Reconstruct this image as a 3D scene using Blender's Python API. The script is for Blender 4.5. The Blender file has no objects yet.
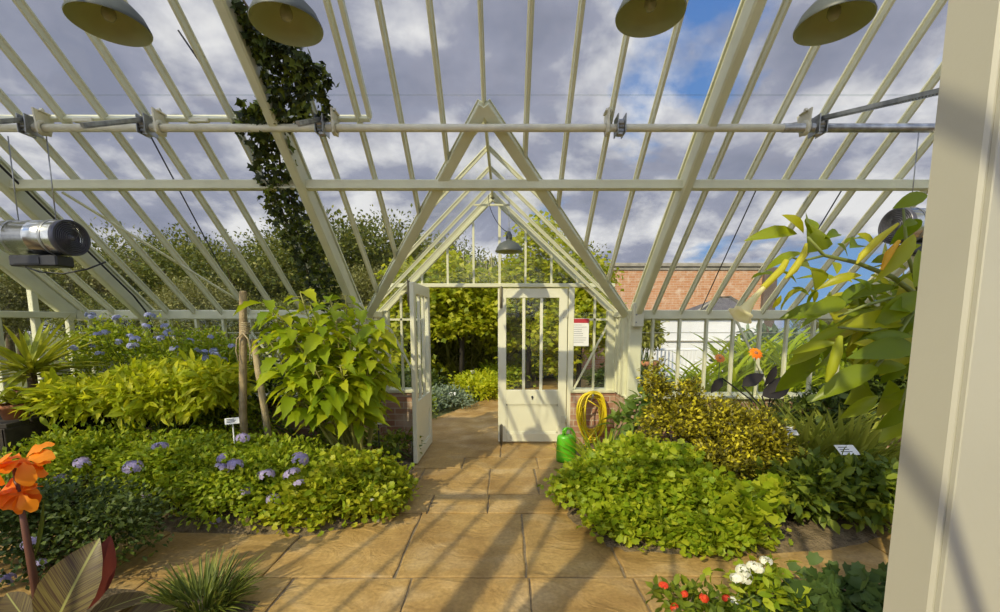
import bpy, math, random
import numpy as np
from mathutils import Vector, Matrix
random.seed(7); rng = np.random.default_rng(7)
C = bpy.context.scene.collection
PI = math.pi
# ------------------------------------------------------------------ camera numbers (used only for measuring)
F_, CX_, CY_, PIT, HC = 434.0, 505.0, 372.0, math.radians(6.6), 1.505
cp, sp = math.cos(PIT), math.sin(PIT)
def ray(px, py):
    u = (CY_-py)/F_; r = (px-CX_)/F_
    return Vector((r, cp+u*sp, -sp+u*cp))
def atY(px, py, Y):
    d = ray(px, py); k = Y/d.y
    return Vector((d.x*k, Y, HC+d.z*k))
def onfloor(px, py):
    d = ray(px, py); k = -HC/d.z
    return Vector((d.x*k, d.y*k, 0))
XA = -0.145
XC, YE, ZE, ZR, TA = -0.085, 4.85, 1.62, 3.0, math.tan(math.radians(40))
YR = 1.2; ZRG = ZE+TA*(YE-YR); YB = YR-(YE-YR)
XL, XR = -4.75, 5.05
HW = 1.43
YA = YE-(ZR-ZE)/TA
def roofz(Y): return ZE+TA*(YE-Y)
def onroof(px, py, off=0.0):
    d = ray(px, py); k = (ZE+off+TA*YE-HC)/(d.z+TA*d.y)
    return Vector((d.x*k, d.y*k, HC+d.z*k))
# ------------------------------------------------------------------ materials
MATS = {}
def _nt(name):
    m = bpy.data.materials.new(name); m.use_nodes = True
    return m, m.node_tree.nodes, m.node_tree.links, m.node_tree.nodes['Principled BSDF']
def mat(name, col, rough=.6, metal=0., var=.12, scale=8., bump=0., col2=None, bscale=None, spec=.5):
    if name in MATS: return MATS[name]
    m, N, L, p = _nt(name)
    tc = N.new('ShaderNodeTexCoord'); nz = N.new('ShaderNodeTexNoise'); nz.inputs['Scale'].default_value = scale; nz.inputs['Detail'].default_value = 5
    L.new(tc.outputs['Object'], nz.inputs['Vector'])
    rp = N.new('ShaderNodeValToRGB')
    c2 = col2 or tuple(min(1, c*(1+var)) for c in col)
    rp.color_ramp.elements[0].position = .35; rp.color_ramp.elements[1].position = .68
    rp.color_ramp.elements[0].color = (*[c*(1-var) for c in col], 1) if not col2 else (*col, 1)
    rp.color_ramp.elements[1].color = (*c2, 1)
    L.new(nz.outputs['Fac'], rp.inputs['Fac']); L.new(rp.outputs['Color'], p.inputs['Base Color'])
    p.inputs['Roughness'].default_value = rough; p.inputs['Metallic'].default_value = metal
    p.inputs['Specular IOR Level'].default_value = spec
    if bump:
        n2 = N.new('ShaderNodeTexNoise'); n2.inputs['Scale'].default_value = bscale or scale*4; n2.inputs['Detail'].default_value = 6
        L.new(tc.outputs['Object'], n2.inputs['Vector'])
        b = N.new('ShaderNodeBump'); b.inputs['Strength'].default_value = bump; b.inputs['Distance'].default_value = .02
        L.new(n2.outputs['Fac'], b.inputs['Height']); L.new(b.outputs['Normal'], p.inputs['Normal'])
    MATS[name] = m; return m
def leafmat(name, c1, c2, c3=None, trans=.35, rough=.5, stripes=None):
    """leaf: colour varies from leaf to leaf, light passes through"""
    if name in MATS: return MATS[name]
    yl = lambda c: (c[0]*1.12, c[1]*1.04, c[2]*.6) if c[1] > c[0] and c[1] > c[2]*1.8 else c
    c1, c2 = yl(c1), yl(c2); c3 = yl(c3) if c3 else None
    m, N, L, p = _nt(name)
    g = N.new('ShaderNodeNewGeometry'); rp = N.new('ShaderNodeValToRGB')
    e = rp.color_ramp.elements
    e[0].color = (*c1, 1); e[1].color = (*c2, 1)
    if c3:
        e[1].position = .6; x = e.new(.97); x.color = (*c3, 1)
    L.new(g.outputs['Random Per Island'], rp.inputs['Fac'])
    out = rp.outputs['Color']
    if stripes:
        at = N.new('ShaderNodeAttribute'); at.attribute_name = 'leafuv'
        sv = N.new('ShaderNodeSeparateXYZ'); L.new(at.outputs['Vector'], sv.inputs[0])
        ab = N.new('ShaderNodeMath'); ab.operation = 'ABSOLUTE'; L.new(sv.outputs['X'], ab.inputs[0])
        vv = N.new('ShaderNodeMath'); vv.operation = 'MULTIPLY_ADD'; vv.inputs[1].default_value = -1.1; L.new(ab.outputs[0], vv.inputs[0]); L.new(sv.outputs['Y'], vv.inputs[2])
        cv = N.new('ShaderNodeCombineXYZ'); L.new(vv.outputs[0], cv.inputs['X']); L.new(ab.outputs[0], cv.inputs['Y'])
        mpv = N.new('ShaderNodeMapping'); mpv.inputs['Scale'].default_value = (60, 2.5, 1); L.new(cv.outputs[0], mpv.inputs['Vector'])
        nv = N.new('ShaderNodeTexNoise'); nv.inputs['Scale'].default_value = 1; nv.inputs['Detail'].default_value = 2; L.new(mpv.outputs[0], nv.inputs['Vector'])
        wv = N.new('ShaderNodeMapRange'); wv.inputs['From Min'].default_value = .4; wv.inputs['From Max'].default_value = .6; L.new(nv.outputs['Fac'], wv.inputs['Value'])
        rb = N.new('ShaderNodeMapRange'); rb.inputs['From Min'].default_value = .006; rb.inputs['From Max'].default_value = .014; L.new(ab.outputs[0], rb.inputs['Value'])
        mx = N.new('ShaderNodeMix'); mx.data_type = 'RGBA'; mx.inputs['B'].default_value = (*stripes, 1)
        L.new(wv.outputs[0], mx.inputs['Factor']); L.new(out, mx.inputs['A']); m2 = N.new('ShaderNodeMix'); m2.data_type = 'RGBA'; m2.inputs['A'].default_value = (.36, .36, .10, 1); L.new(rb.outputs[0], m2.inputs['Factor']); L.new(mx.outputs['Result'], m2.inputs['B']); out = m2.outputs['Result']
    L.new(out, p.inputs['Base Color']); p.inputs['Roughness'].default_value = rough
    p.inputs['Specular IOR Level'].default_value = .35
    t = N.new('ShaderNodeBsdfTranslucent'); ms = N.new('ShaderNodeMixShader'); ms.inputs[0].default_value = trans
    hs = N.new('ShaderNodeHueSaturation'); hs.inputs['Value'].default_value = 1.5; hs.inputs['Hue'].default_value = .485
    L.new(out, hs.inputs['Color']); L.new(hs.outputs['Color'], t.inputs['Color'])
    L.new(p.outputs[0], ms.inputs[1]); L.new(t.outputs[0], ms.inputs[2])
    L.new(ms.outputs[0], N['Material Output'].inputs['Surface'])
    MATS[name] = m; return m
def glassmat(name, tint, refl=.08):
    m = bpy.data.materials.new(name); m.use_nodes = True; N = m.node_tree.nodes; L = m.node_tree.links
    N.remove(N['Principled BSDF'])
    t = N.new('ShaderNodeBsdfTransparent'); t.inputs['Color'].default_value = (*tint, 1)
    g = N.new('ShaderNodeBsdfGlossy'); g.inputs['Roughness'].default_value = .04; g.inputs['Color'].default_value = (.9, .93, .95, 1)
    lw = N.new('ShaderNodeLayerWeight'); lw.inputs['Blend'].default_value = .5; pw = N.new('ShaderNodeMath'); pw.operation = 'POWER'; pw.inputs[1].default_value = 5; L.new(lw.outputs['Facing'], pw.inputs[0]); fr = N.new('ShaderNodeMath'); fr.operation = 'MULTIPLY_ADD'; fr.inputs[1].default_value = .5; fr.inputs[2].default_value = .03; L.new(pw.outputs[0], fr.inputs[0])
    tc = N.new('ShaderNodeTexCoord'); nz = N.new('ShaderNodeTexNoise'); nz.inputs['Scale'].default_value = 3.5; nz.inputs['Detail'].default_value = 8
    L.new(tc.outputs['Object'], nz.inputs['Vector'])
    d = N.new('ShaderNodeBsdfDiffuse'); d.inputs['Color'].default_value = (.6, .62, .55, 1)
    mr = N.new('ShaderNodeMapRange'); mr.inputs['From Min'].default_value = .45; mr.inputs['From Max'].default_value = .8; mr.inputs['To Min'].default_value = .012; mr.inputs['To Max'].default_value = .09
    L.new(nz.outputs['Fac'], mr.inputs['Value'])
    a = N.new('ShaderNodeMixShader'); L.new(fr.outputs[0], a.inputs[0]); L.new(t.outputs[0], a.inputs[1]); L.new(g.outputs[0], a.inputs[2])
    b = N.new('ShaderNodeMixShader'); L.new(mr.outputs[0], b.inputs[0]); L.new(a.outputs[0], b.inputs[1]); L.new(d.outputs[0], b.inputs[2])
    L.new(b.outputs[0], N['Material Output'].inputs['Surface'])
    MATS[name] = m; return m
GLASS = glassmat('greenhouse_glass', (.95, .965, .96))
WHITE = mat('cream_paint', (.64, .635, .43), .45, var=.06, scale=5, bump=.15, bscale=60)
WHITE2 = mat('cream_paint_worn', (.64, .63, .47), .5, scale=3, col2=(.60, .585, .42), bump=.03, bscale=90)
DOORW = mat('door_paint', (.74, .725, .53), .4, var=.03, scale=6)
STEEL = mat('galvanised_steel', (.36, .37, .37), .35, metal=.8, var=.25, scale=20)
PIPE = mat('pipe_paint_worn', (.70, .66, .48), .4, scale=9, col2=(.55, .52, .38), bump=.2)
BLACK = mat('black_plastic', (.018, .019, .022), .45, var=.3)
ENAM = mat('grey_enamel', (.075, .085, .07), .45, var=.1)
ENIN = mat('cream_enamel_inside', (.34, .37, .17), .5, var=.05)
WOODS = mat('weathered_stake', (.30, .22, .11), .8, scale=18, col2=(.42, .32, .17), bump=.5)
DARKW = mat('dark_staging_timber', (.035, .028, .018), .8, var=.3, scale=12, bump=.3)
ROPE = mat('natural_rope', (.42, .34, .20), .9, var=.2, scale=60, bump=.4)
TERRA = mat('terracotta', (.42, .17, .07), .8, var=.2, scale=10, bump=.2)
SOIL = mat('garden_soil', (.09, .065, .03), .95, scale=14, col2=(.24, .175, .09), bump=1., bscale=50)
BARK = mat('brown_bark', (.10, .07, .035), .85, scale=16, col2=(.18, .13, .07), bump=.6)
GSTEM = mat('green_stem', (.13, .19, .03), .55, var=.2)
TAGW = mat('white_label', (.80, .80, .74), .5, var=.03)
INK = mat('printed_ink', (.07, .07, .07), .6)
REDP = mat('red_print', (.45, .03, .04), .6)
# brick
def brickmat(name, c1, c2, mortar, bw=.22, rh=.075):
    m, N, L, p = _nt(name)
    tc = N.new('ShaderNodeTexCoord'); s = N.new('ShaderNodeSeparateXYZ'); L.new(tc.outputs['Object'], s.inputs[0])
    ad = N.new('ShaderNodeMath'); ad.operation = 'ADD'; L.new(s.outputs['X'], ad.inputs[0]); L.new(s.outputs['Y'], ad.inputs[1])
    cb = N.new('ShaderNodeCombineXYZ'); L.new(ad.outputs[0], cb.inputs['X']); L.new(s.outputs['Z'], cb.inputs['Y'])
    b = N.new('ShaderNodeTexBrick'); L.new(cb.outputs[0], b.inputs['Vector'])
    b.inputs['Scale'].default_value = 1; b.inputs['Brick Width'].default_value = bw; b.inputs['Row Height'].default_value = rh; b.inputs['Mortar Size'].default_value = .006
    b.inputs['Color1'].default_value = (*c1, 1); b.inputs['Color2'].default_value = (*c2, 1); b.inputs['Mortar'].default_value = (*mortar, 1)
    b.inputs['Bias'].default_value = 0
    nz = N.new('ShaderNodeTexNoise'); nz.inputs['Scale'].default_value = 5; nz.inputs['Detail'].default_value = 7; L.new(tc.outputs['Object'], nz.inputs['Vector'])
    mr = N.new('ShaderNodeMapRange'); mr.inputs['From Min'].default_value = .52; mr.inputs['From Max'].default_value = .72; mr.inputs['To Max'].default_value = .75
    L.new(nz.outputs['Fac'], mr.inputs['Value'])
    mx = N.new('ShaderNodeMix'); mx.data_type = 'RGBA'; mx.inputs['B'].default_value = (*[min(1, c*1.2) for c in mortar], 1)
    L.new(mr.outputs[0], mx.inputs['Factor']); L.new(b.outputs['Color'], mx.inputs['A']); L.new(mx.outputs['Result'], p.inputs['Base Color'])
    p.inputs['Roughness'].default_value = .85
    bp = N.new('ShaderNodeBump'); bp.inputs['Strength'].default_value = .6; bp.inputs['Distance'].default_value = .01; bp.invert = True
    L.new(b.outputs['Fac'], bp.inputs['Height']); L.new(bp.outputs['Normal'], p.inputs['Normal'])
    MATS[name] = m; return m
BRICK = brickmat('red_brick', (.34, .16, .09), (.47, .30, .20), (.50, .42, .30))
BRICKW = brickmat('old_garden_brick', (.46, .20, .08), (.54, .29, .15), (.55, .43, .31))
# flagstone
def stonemat():
    m, N, L, p = _nt('sandstone_flag')
    tc = N.new('ShaderNodeTexCoord'); g = N.new('ShaderNodeNewGeometry')
    mp = N.new('ShaderNodeMapping'); mp.inputs['Scale'].default_value = (1.1, 1.4, 1); L.new(tc.outputs['Object'], mp.inputs['Vector'])
    nz = N.new('ShaderNodeTexNoise'); nz.inputs['Scale'].default_value = 2.6; nz.inputs['Detail'].default_value = 10; nz.inputs['Distortion'].default_value = .5; L.new(mp.outputs[0], nz.inputs['Vector'])
    rp = N.new('ShaderNodeValToRGB'); e = rp.color_ramp.elements
    e[0].position = .3; e[0].color = (.40, .265, .085, 1); e[1].position = .7; e[1].color = (.56, .42, .20, 1)
    x = e.new(.5); x.color = (.47, .32, .11, 1)
    L.new(nz.outputs['Fac'], rp.inputs['Fac'])
    r2 = N.new('ShaderNodeValToRGB'); r2.color_ramp.elements[0].color = (.86, .84, .80, 1); r2.color_ramp.elements[1].color = (1.08, 1.05, 1.06, 1)
    L.new(g.outputs['Random Per Island'], r2.inputs['Fac'])
    mx = N.new('ShaderNodeMix'); mx.data_type = 'RGBA'; mx.blend_type = 'MULTIPLY'; mx.inputs['Factor'].default_value = 1
    L.new(rp.outputs['Color'], mx.inputs['A']); L.new(r2.outputs['Color'], mx.inputs['B']); L.new(mx.outputs['Result'], p.inputs['Base Color'])
    ns = N.new('ShaderNodeTexNoise'); ns.inputs['Scale'].default_value = 1.1; ns.inputs['Detail'].default_value = 9; ns.inputs['Roughness'].default_value = .65; L.new(tc.outputs['Object'], ns.inputs['Vector'])
    rs = N.new('ShaderNodeValToRGB'); rs.color_ramp.elements[0].position = .35; rs.color_ramp.elements[0].color = (.62, .55, .45, 1); rs.color_ramp.elements[1].position = .6; rs.color_ramp.elements[1].color = (1.04, 1.03, 1.02, 1); L.new(ns.outputs['Fac'], rs.inputs['Fac'])
    m3 = N.new('ShaderNodeMix'); m3.data_type = 'RGBA'; m3.blend_type = 'MULTIPLY'; m3.inputs['Factor'].default_value = 1
    L.new(mx.outputs['Result'], m3.inputs['A']); L.new(rs.outputs['Color'], m3.inputs['B'])
    nf = N.new('ShaderNodeTexNoise'); nf.inputs['Scale'].default_value = 45; nf.inputs['Detail'].default_value = 6; L.new(tc.outputs['Object'], nf.inputs['Vector'])
    rf_ = N.new('ShaderNodeValToRGB'); rf_.color_ramp.elements[0].position = .3; rf_.color_ramp.elements[0].color = (.8, .78, .74, 1); rf_.color_ramp.elements[1].position = .65; rf_.color_ramp.elements[1].color = (1.08, 1.07, 1.05, 1); L.new(nf.outputs['Fac'], rf_.inputs['Fac'])
    m4 = N.new('ShaderNodeMix'); m4.data_type = 'RGBA'; m4.blend_type = 'MULTIPLY'; m4.inputs['Factor'].default_value = 1
    L.new(m3.outputs['Result'], m4.inputs['A']); L.new(rf_.outputs['Color'], m4.inputs['B']); L.new(m4.outputs['Result'], p.inputs['Base Color'])
    p.inputs['Roughness'].default_value = .62
    n2 = N.new('ShaderNodeTexNoise'); n2.inputs['Scale'].default_value = 3.5; n2.inputs['Detail'].default_value = 8; n2.inputs['Distortion'].default_value = 1.2; L.new(mp.outputs[0], n2.inputs['Vector'])
    b = N.new('ShaderNodeBump'); b.inputs['Strength'].default_value = .9; b.inputs['Distance'].default_value = .03
    L.new(n2.outputs['Fac'], b.inputs['Height']); L.new(b.outputs['Normal'], p.inputs['Normal'])
    return m
STONE = stonemat()
MORT = mat('path_mortar', (.20, .15, .08), .95, scale=30, col2=(.30, .23, .13), bump=.5)
# ------------------------------------------------------------------ mesh building
class MB:
    def __init__(s): s.v = []; s.f = []; s.sm = []
    def add(s, vs, fs, smooth=False):
        o = len(s.v); s.v += [tuple(v) for v in vs]; s.f += [tuple(i+o for i in f) for f in fs]; s.sm += [smooth]*len(fs); return s
    def box(s, x0, x1, y0, y1, z0, z1, b=0.0):
        if b <= 0:
            vs = [(x, y, z) for x in (x0, x1) for y in (y0, y1) for z in (z0, z1)]
            return s.add(vs, [(0,1,3,2),(4,6,7,5),(0,4,5,1),(2,3,7,6),(0,2,6,4),(1,5,7,3)])
        # bevelled box: three shells
        vs = []; idx = {}
        for i, x in enumerate((x0, x1)):
            for j, y in enumerate((y0, y1)):
                for k, z in enumerate((z0, z1)):
                    sx, sy, sz = (1-2*i)*b, (1-2*j)*b, (1-2*k)*b
                    for a, p in enumerate(((x, y+sy, z+sz), (x+sx, y, z+sz), (x+sx, y+sy, z))):
                        idx[i,j,k,a] = len(vs); vs.append(p)
        fs = []
        for i in (0, 1):
            q = [idx[i,0,0,0], idx[i,1,0,0], idx[i,1,1,0], idx[i,0,1,0]]; fs.append(q if i else q[::-1])
            q = [idx[0,i,0,1], idx[0,i,1,1], idx[1,i,1,1], idx[1,i,0,1]]; fs.append(q if i else q[::-1])
            q = [idx[0,0,i,2], idx[1,0,i,2], idx[1,1,i,2], idx[0,1,i,2]]; fs.append(q if i else q[::-1])
        for i in (0, 1):
            for j in (0, 1):
                fs.append([idx[i,j,0,0], idx[i,j,1,0], idx[i,j,1,1], idx[i,j,0,1]])
                fs.append([idx[i,0,j,0], idx[i,1,j,0], idx[i,1,j,2], idx[i,0,j,2]])
                fs.append([idx[0,i,j,1], idx[1,i,j,1], idx[1,i,j,2], idx[0,i,j,2]])
        for i in (0, 1):
            for j in (0, 1):
                for k in (0, 1): fs.append([idx[i,j,k,0], idx[i,j,k,1], idx[i,j,k,2]])
        return s.add(vs, fs)
    def bar(s, a, b, w, h, up=(0, 0, 1), ch=0.0):
        """box beam from a to b; w across, h along up; ch = chamfer"""
        a = Vector(a); b = Vector(b); d = (b-a).normalized(); u = Vector(up); u = (u-d*u.dot(d)).normalized(); r = d.cross(u)
        if ch > 0:
            pr = [(-w/2+ch, -h/2), (w/2-ch, -h/2), (w/2, -h/2+ch), (w/2, h/2-ch), (w/2-ch, h/2), (-w/2+ch, h/2), (-w/2, h/2-ch), (-w/2, -h/2+ch)]
        else: pr = [(-w/2, -h/2), (w/2, -h/2), (w/2, h/2), (-w/2, h/2)]
        return s.sweep(a, b, r, u, pr)
    def sweep(s, a, b, r, u, pr):
        n = len(pr); vs = [a+r*x+u*y for x, y in pr]+[b+r*x+u*y for x, y in pr]
        fs = [(i, i+n, (i+1) % n+n, (i+1) % n) for i in range(n)]+[tuple(range(n)), tuple(range(2*n-1, n-1, -1))]
        return s.add(vs, fs)
    def gbar(s, a, b, up, w=.03, h=.05):
        """moulded T-section glazing bar, stem hanging inward"""
        a = Vector(a); b = Vector(b); d = (b-a).normalized(); u = Vector(up).normalized(); r = d.cross(u)
        pr = [(-w*.22, -h), (w*.22, -h), (w*.3, -h*.25), (w*.5, -h*.15), (w*.5, h*.12), (-w*.5, h*.12), (-w*.5, -h*.15), (-w*.3, -h*.25)]
        return s.sweep(a, b, r, u, pr)
    def tube(s, pts, rad, n=8, caps=True, smooth=True):
        pts = [Vector(p) for p in pts]; m = len(pts)
        if not hasattr(rad, '__len__'): rad = [rad]*m
        vs = []; ref = None
        for i, p in enumerate(pts):
            d = (pts[min(i+1, m-1)]-pts[max(i-1, 0)])
            d = d.normalized() if d.length > 1e-9 else Vector((0, 0, 1))
            if ref is None: ref = Vector((1, 0, 0)) if abs(d.x) < .8 else Vector((0, 1, 0))
            u = (ref-d*ref.dot(d)).normalized(); ref = u; w = d.cross(u)
            vs += [p+(u*math.cos(2*PI*k/n)+w*math.sin(2*PI*k/n))*rad[i] for k in range(n)]
        fs = [(i*n+k, i*n+(k+1) % n, (i+1)*n+(k+1) % n, (i+1)*n+k) for i in range(m-1) for k in range(n)]
        if caps: fs += [tuple(range(n-1, -1, -1)), tuple(range((m-1)*n, m*n))]
        return s.add(vs, fs, smooth)
    def lathe(s, c, prof, n=24, axis=(0, 0, 1), smooth=True):
        c = Vector(c); a = Vector(axis).normalized(); u = Vector((1, 0, 0)) if abs(a.x) < .8 else Vector((0, 1, 0)); u = (u-a*u.dot(a)).normalized(); w = a.cross(u)
        vs = [c+a*z+(u*math.cos(2*PI*k/n)+w*math.sin(2*PI*k/n))*r for r, z in prof for k in range(n)]
        fs = [(i*n+k, i*n+(k+1) % n, (i+1)*n+(k+1) % n, (i+1)*n+k) for i in range(len(prof)-1) for k in range(n)]
        return s.add(vs, fs, smooth)
    def prism(s, poly, z0, z1):
        n = len(poly); vs = [(x, y, z0) for x, y in poly]+[(x, y, z1) for x, y in poly]
        fs = [(i, (i+1) % n, (i+1) % n+n, i+n) for i in range(n)]+[tuple(range(n-1, -1, -1)), tuple(range(n, 2*n))]
        return s.add(vs, fs)
    def quad(s, *p): return s.add(p, [tuple(range(len(p)))])
def org_of(p):
    while p is not None and '_o' not in p: p = p.parent
    return Vector(p['_o']) if p is not None else Vector((0, 0, 0))
def build(name, mb, m, parent=None, loc=None, org=None):
    me = bpy.data.meshes.new(name)
    o0 = Vector(org) if org is not None else org_of(parent)
    me.from_pydata([(v[0]-o0.x, v[1]-o0.y, v[2]-o0.z) for v in mb.v], [], mb.f)
    me.polygons.foreach_set('use_smooth', mb.sm); me.materials.append(m); me.update()
    o = bpy.data.objects.new(name, me); C.objects.link(o)
    if parent is not None: o.parent = parent
    elif org is not None: o.location = org
    if loc is not None: o.location = loc
    return o
def np_build(name, V, Fq, m, parent=None, uv=None, org=None, smooth=False):
    """V (n,3) float, Fq (m,4) int, triangles repeat the last index"""
    o0 = Vector(org) if org is not None else org_of(parent)
    V = np.asarray(V, dtype=np.float32)-np.array(o0, dtype=np.float32)
    tri = Fq[:, 2] == Fq[:, 3]
    cnt = np.where(tri, 3, 4); start = np.concatenate([[0], np.cumsum(cnt)[:-1]])
    mask = np.ones(Fq.shape, bool); mask[tri, 3] = False
    me = bpy.data.meshes.new(name)
    me.vertices.add(len(V)); me.vertices.foreach_set('co', V.ravel())
    me.loops.add(int(cnt.sum())); me.loops.foreach_set('vertex_index', Fq[mask].astype(np.int32))
    me.polygons.add(len(Fq)); me.polygons.foreach_set('loop_start', start.astype(np.int32))
    if smooth: me.polygons.foreach_set('use_smooth', np.ones(len(Fq), bool))
    if uv is not None:
        a = me.attributes.new('leafuv', 'FLOAT_VECTOR', 'POINT'); a.data.foreach_set('vector', np.asarray(uv, np.float32).ravel())
    me.materials.append(m); me.update(calc_edges=True)
    o = bpy.data.objects.new(name, me); C.objects.link(o)
    if parent is not None: o.parent = parent
    elif org is not None: o.location = org
    return o
def tag(o, label=None, cat=None, group=None, kind=None):
    if label: o['label'] = label
    if cat: o['category'] = cat
    if group: o['group'] = group
    if kind: o['kind'] = kind
    return o
def thing(name, label, cat, loc=(0, 0, 0), group=None, kind=None):
    o = bpy.data.objects.new(name, None); C.objects.link(o); o.location = loc; o.empty_display_size = .1
    o['_o'] = tuple(loc); return tag(o, label, cat, group, kind)
def copy_tree(o, parent=None):
    c = o.copy(); C.objects.link(c)
    if parent is not None: c.parent = parent
    for ch in list(o.children): copy_tree(ch, c)
    return c
# ------------------------------------------------------------------ leaves
def template(rows, fold=.12, curl=.25):
    """rows: (s, halfwidth). Returns verts (x across, y along, z normal), quads, uv"""
    V, Fc = [], []; prev = None
    for s_, w in rows:
        z = -curl*s_*s_
        if w <= 1e-6: cur = [len(V)]; V.append((0, s_, z))
        else: cur = [len(V), len(V)+1, len(V)+2]; V += [(-w, s_, z+fold*w*2), (0, s_, z), (w, s_, z+fold*w*2)]
        if prev:
            if len(prev) == 1 and len(cur) == 3: Fc += [(prev[0], cur[1], cur[0], cur[0]), (prev[0], cur[2], cur[1], cur[1])]
            elif len(prev) == 3 and len(cur) == 3: Fc += [(prev[0], prev[1], cur[1], cur[0]), (prev[1], prev[2], cur[2], cur[1])]
            elif len(prev) == 3 and len(cur) == 1: Fc += [(prev[0], prev[1], cur[0], cur[0]), (prev[1], prev[2], cur[0], cur[0])]
        prev = cur
    return np.array(V, float), np.array(Fc, int)
T_SMALL = template([(0, 0), (.5, .28), (1, 0)], .15, .2)
T_OVAL = template([(0, 0), (.25, .2), (.6, .24), (1, 0)], .15, .3)
T_LONG = template([(0, 0), (.15, .1), (.4, .17), (.7, .13), (1, 0)], .18, .35)
T_BIG = template([(0, 0), (.1, .09), (.3, .2), (.5, .235), (.7, .19), (.88, .09), (1, 0)], .2, .4)
T_STRAP = template([(0, .02), (.3, .028), (.6, .024), (.85, .014), (1, 0)], .3, .45)
T_BLADE = template([(0, .03), (.35, .045), (.7, .03), (1, 0)], .25, .12)
T_CORN = template([(0, .04), (.2, .06), (.5, .062), (.8, .04), (1, 0)], .3, .45)
T_NEEDLE = template([(0, .09), (.6, .08), (1, 0)], .2, .15)
def lobed(nl=5, depth=.35, cup=.15, per=2):
    V = [(0, .42, -.02)]; n = nl*2*per//2; Fc = []
    pts = []
    for k in range(nl*2+1):
        a = -PI*.5-PI*.86+(PI*1.72)*k/(nl*2)+PI
        r = .5 if k % 2 else .5*(1-depth)
        if k in (0, nl*2): r = .28
        pts.append((math.sin(a)*-1*r if False else r*math.cos(a+PI/2*0), r*math.sin(a)))
    # angles sweep around, opening at the petiole
    pts = []
    for k in range(nl*2+1):
        a = math.radians(-130+260*k/(nl*2)); r = (.55 if k % 2 else .55*(1-depth))
        pts.append((r*math.sin(a), .42+r*math.cos(a)))
    pts = [(0, .12)]+pts
    for x, y in pts: V.append((x, y, cup*(x*x+(y-.42)**2)*2))
    m = len(pts)
    Fc = [(0, 1+(k+1) % m, 1+k, 1+k) for k in range(m)]
    return np.array(V, float), np.array(Fc, int)
T_LOBE = lobed(5, .24, .25)
T_IVY = lobed(3, .5, .1)
T_MAPLE = lobed(3, .42, -.2)
# rippled, pointed datura leaf
T_DATURA = (lambda: template([(0, 0), (.12, .13), (.24, .25), (.33, .20), (.45, .27), (.55, .19), (.68, .2), (.8, .1), (1, 0)], .22, .45))()
def norm(a): return a/np.maximum(np.linalg.norm(a, axis=1, keepdims=True), 1e-9)
def leaf_arrays(T, pos, dr, nm, size, wscale=1.0):
    V, Fc = T; N = len(pos)
    dr = norm(dr); r = norm(np.cross(dr, nm)); n2 = norm(np.cross(r, dr))
    size = np.broadcast_to(size, (N,)).reshape(N, 1, 1); ws = np.broadcast_to(wscale, (N,)).reshape(N, 1, 1)
    W = (V[None, :, 0:1]*r[:, None, :]*ws+V[None, :, 1:2]*dr[:, None, :]+V[None, :, 2:3]*n2[:, None, :])*size+pos[:, None, :]
    Fo = Fc[None]+(np.arange(N)*len(V))[:, None, None]
    uv = np.tile(V[None], (N, 1, 1))
    return W.reshape(-1, 3), Fo.reshape(-1, 4), uv.reshape(-1, 3)
def merge(arrs):
    Vs, Fs, Us, o = [], [], [], 0
    for V, Fc, U in arrs: Vs.append(V); Fs.append(Fc+o); Us.append(U); o += len(V)
    return np.vstack(Vs), np.vstack(Fs), np.vstack(Us)
def rdir(n): return norm(rng.normal(size=(n, 3)))
def cloud(blobs, ncl, nleaf, crad, T, size, droop=0.0, upb=.6, jit=.6, szj=.3, zmin=.02, lump=.28):
    """clumped foliage over ellipsoids blobs=[(c, r)]; ncl clumps in all with nleaf leaves each"""
    vol = np.array([b[1][0]*b[1][1]+b[1][0]*b[1][2]+b[1][1]*b[1][2] for b in blobs]); cnt = np.maximum(1, (ncl*vol/vol.sum()).astype(int))
    P, D = [], []; tips = []
    for (c, r), k in zip(blobs, cnt):
        c = np.array(c); r = np.array(r)
        d = rdir(k); d[:, 2] = np.where(d[:, 2] < -.25, -d[:, 2], d[:, 2])
        rad = .55+.45*rng.random((k, 1))**.5
        f1, f2 = rng.random(2)*6; rad = rad*(1+lump*np.sin(5.5*d[:, 0:1]+3*d[:, 2:3]+f1)*np.sin(6*d[:, 1:2]-4*d[:, 0:1]+f2))
        cc = c+d*r*rad; tips.append(cc)
        off = rng.normal(size=(k, nleaf, 3))*crad*np.array([1, 1, .7])
        p = cc[:, None]+off; dd = norm((p-c).reshape(-1, 3)/r)
        P.append(p.reshape(-1, 3)); D.append(dd)
    P = np.vstack(P); D = np.vstack(D); n = len(P)
    dr = norm(D+rng.normal(size=(n, 3))*jit+np.array([0, 0, -droop]))
    nm = norm(np.array([0, 0, upb])+D*.5+rng.normal(size=(n, 3))*.35)
    keep = P[:, 2] > zmin
    P, dr, nm = P[keep], dr[keep], nm[keep]
    s = size*(1+szj*(rng.random(len(P))*2-1))
    return leaf_arrays(T, P, dr, nm, s), np.vstack(tips)
def stems_mb(base, tips, r0, n=14, spread=.06):
    mb = MB(); base = Vector(base)
    for k in range(min(n, len(tips))):
        t = Vector(tips[rng.integers(len(tips))])
        a = base+Vector((rng.normal()*spread, rng.normal()*spread, 0)); mid = a.lerp(t, .5)+Vector((rng.normal()*.03, rng.normal()*.03, (t-a).length*.08))
        mb.tube([a, a.lerp(mid, .5)+Vector((0, 0, .02)), mid, t], [r0, r0*.85, r0*.65, r0*.3], 5)
    return mb
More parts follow.
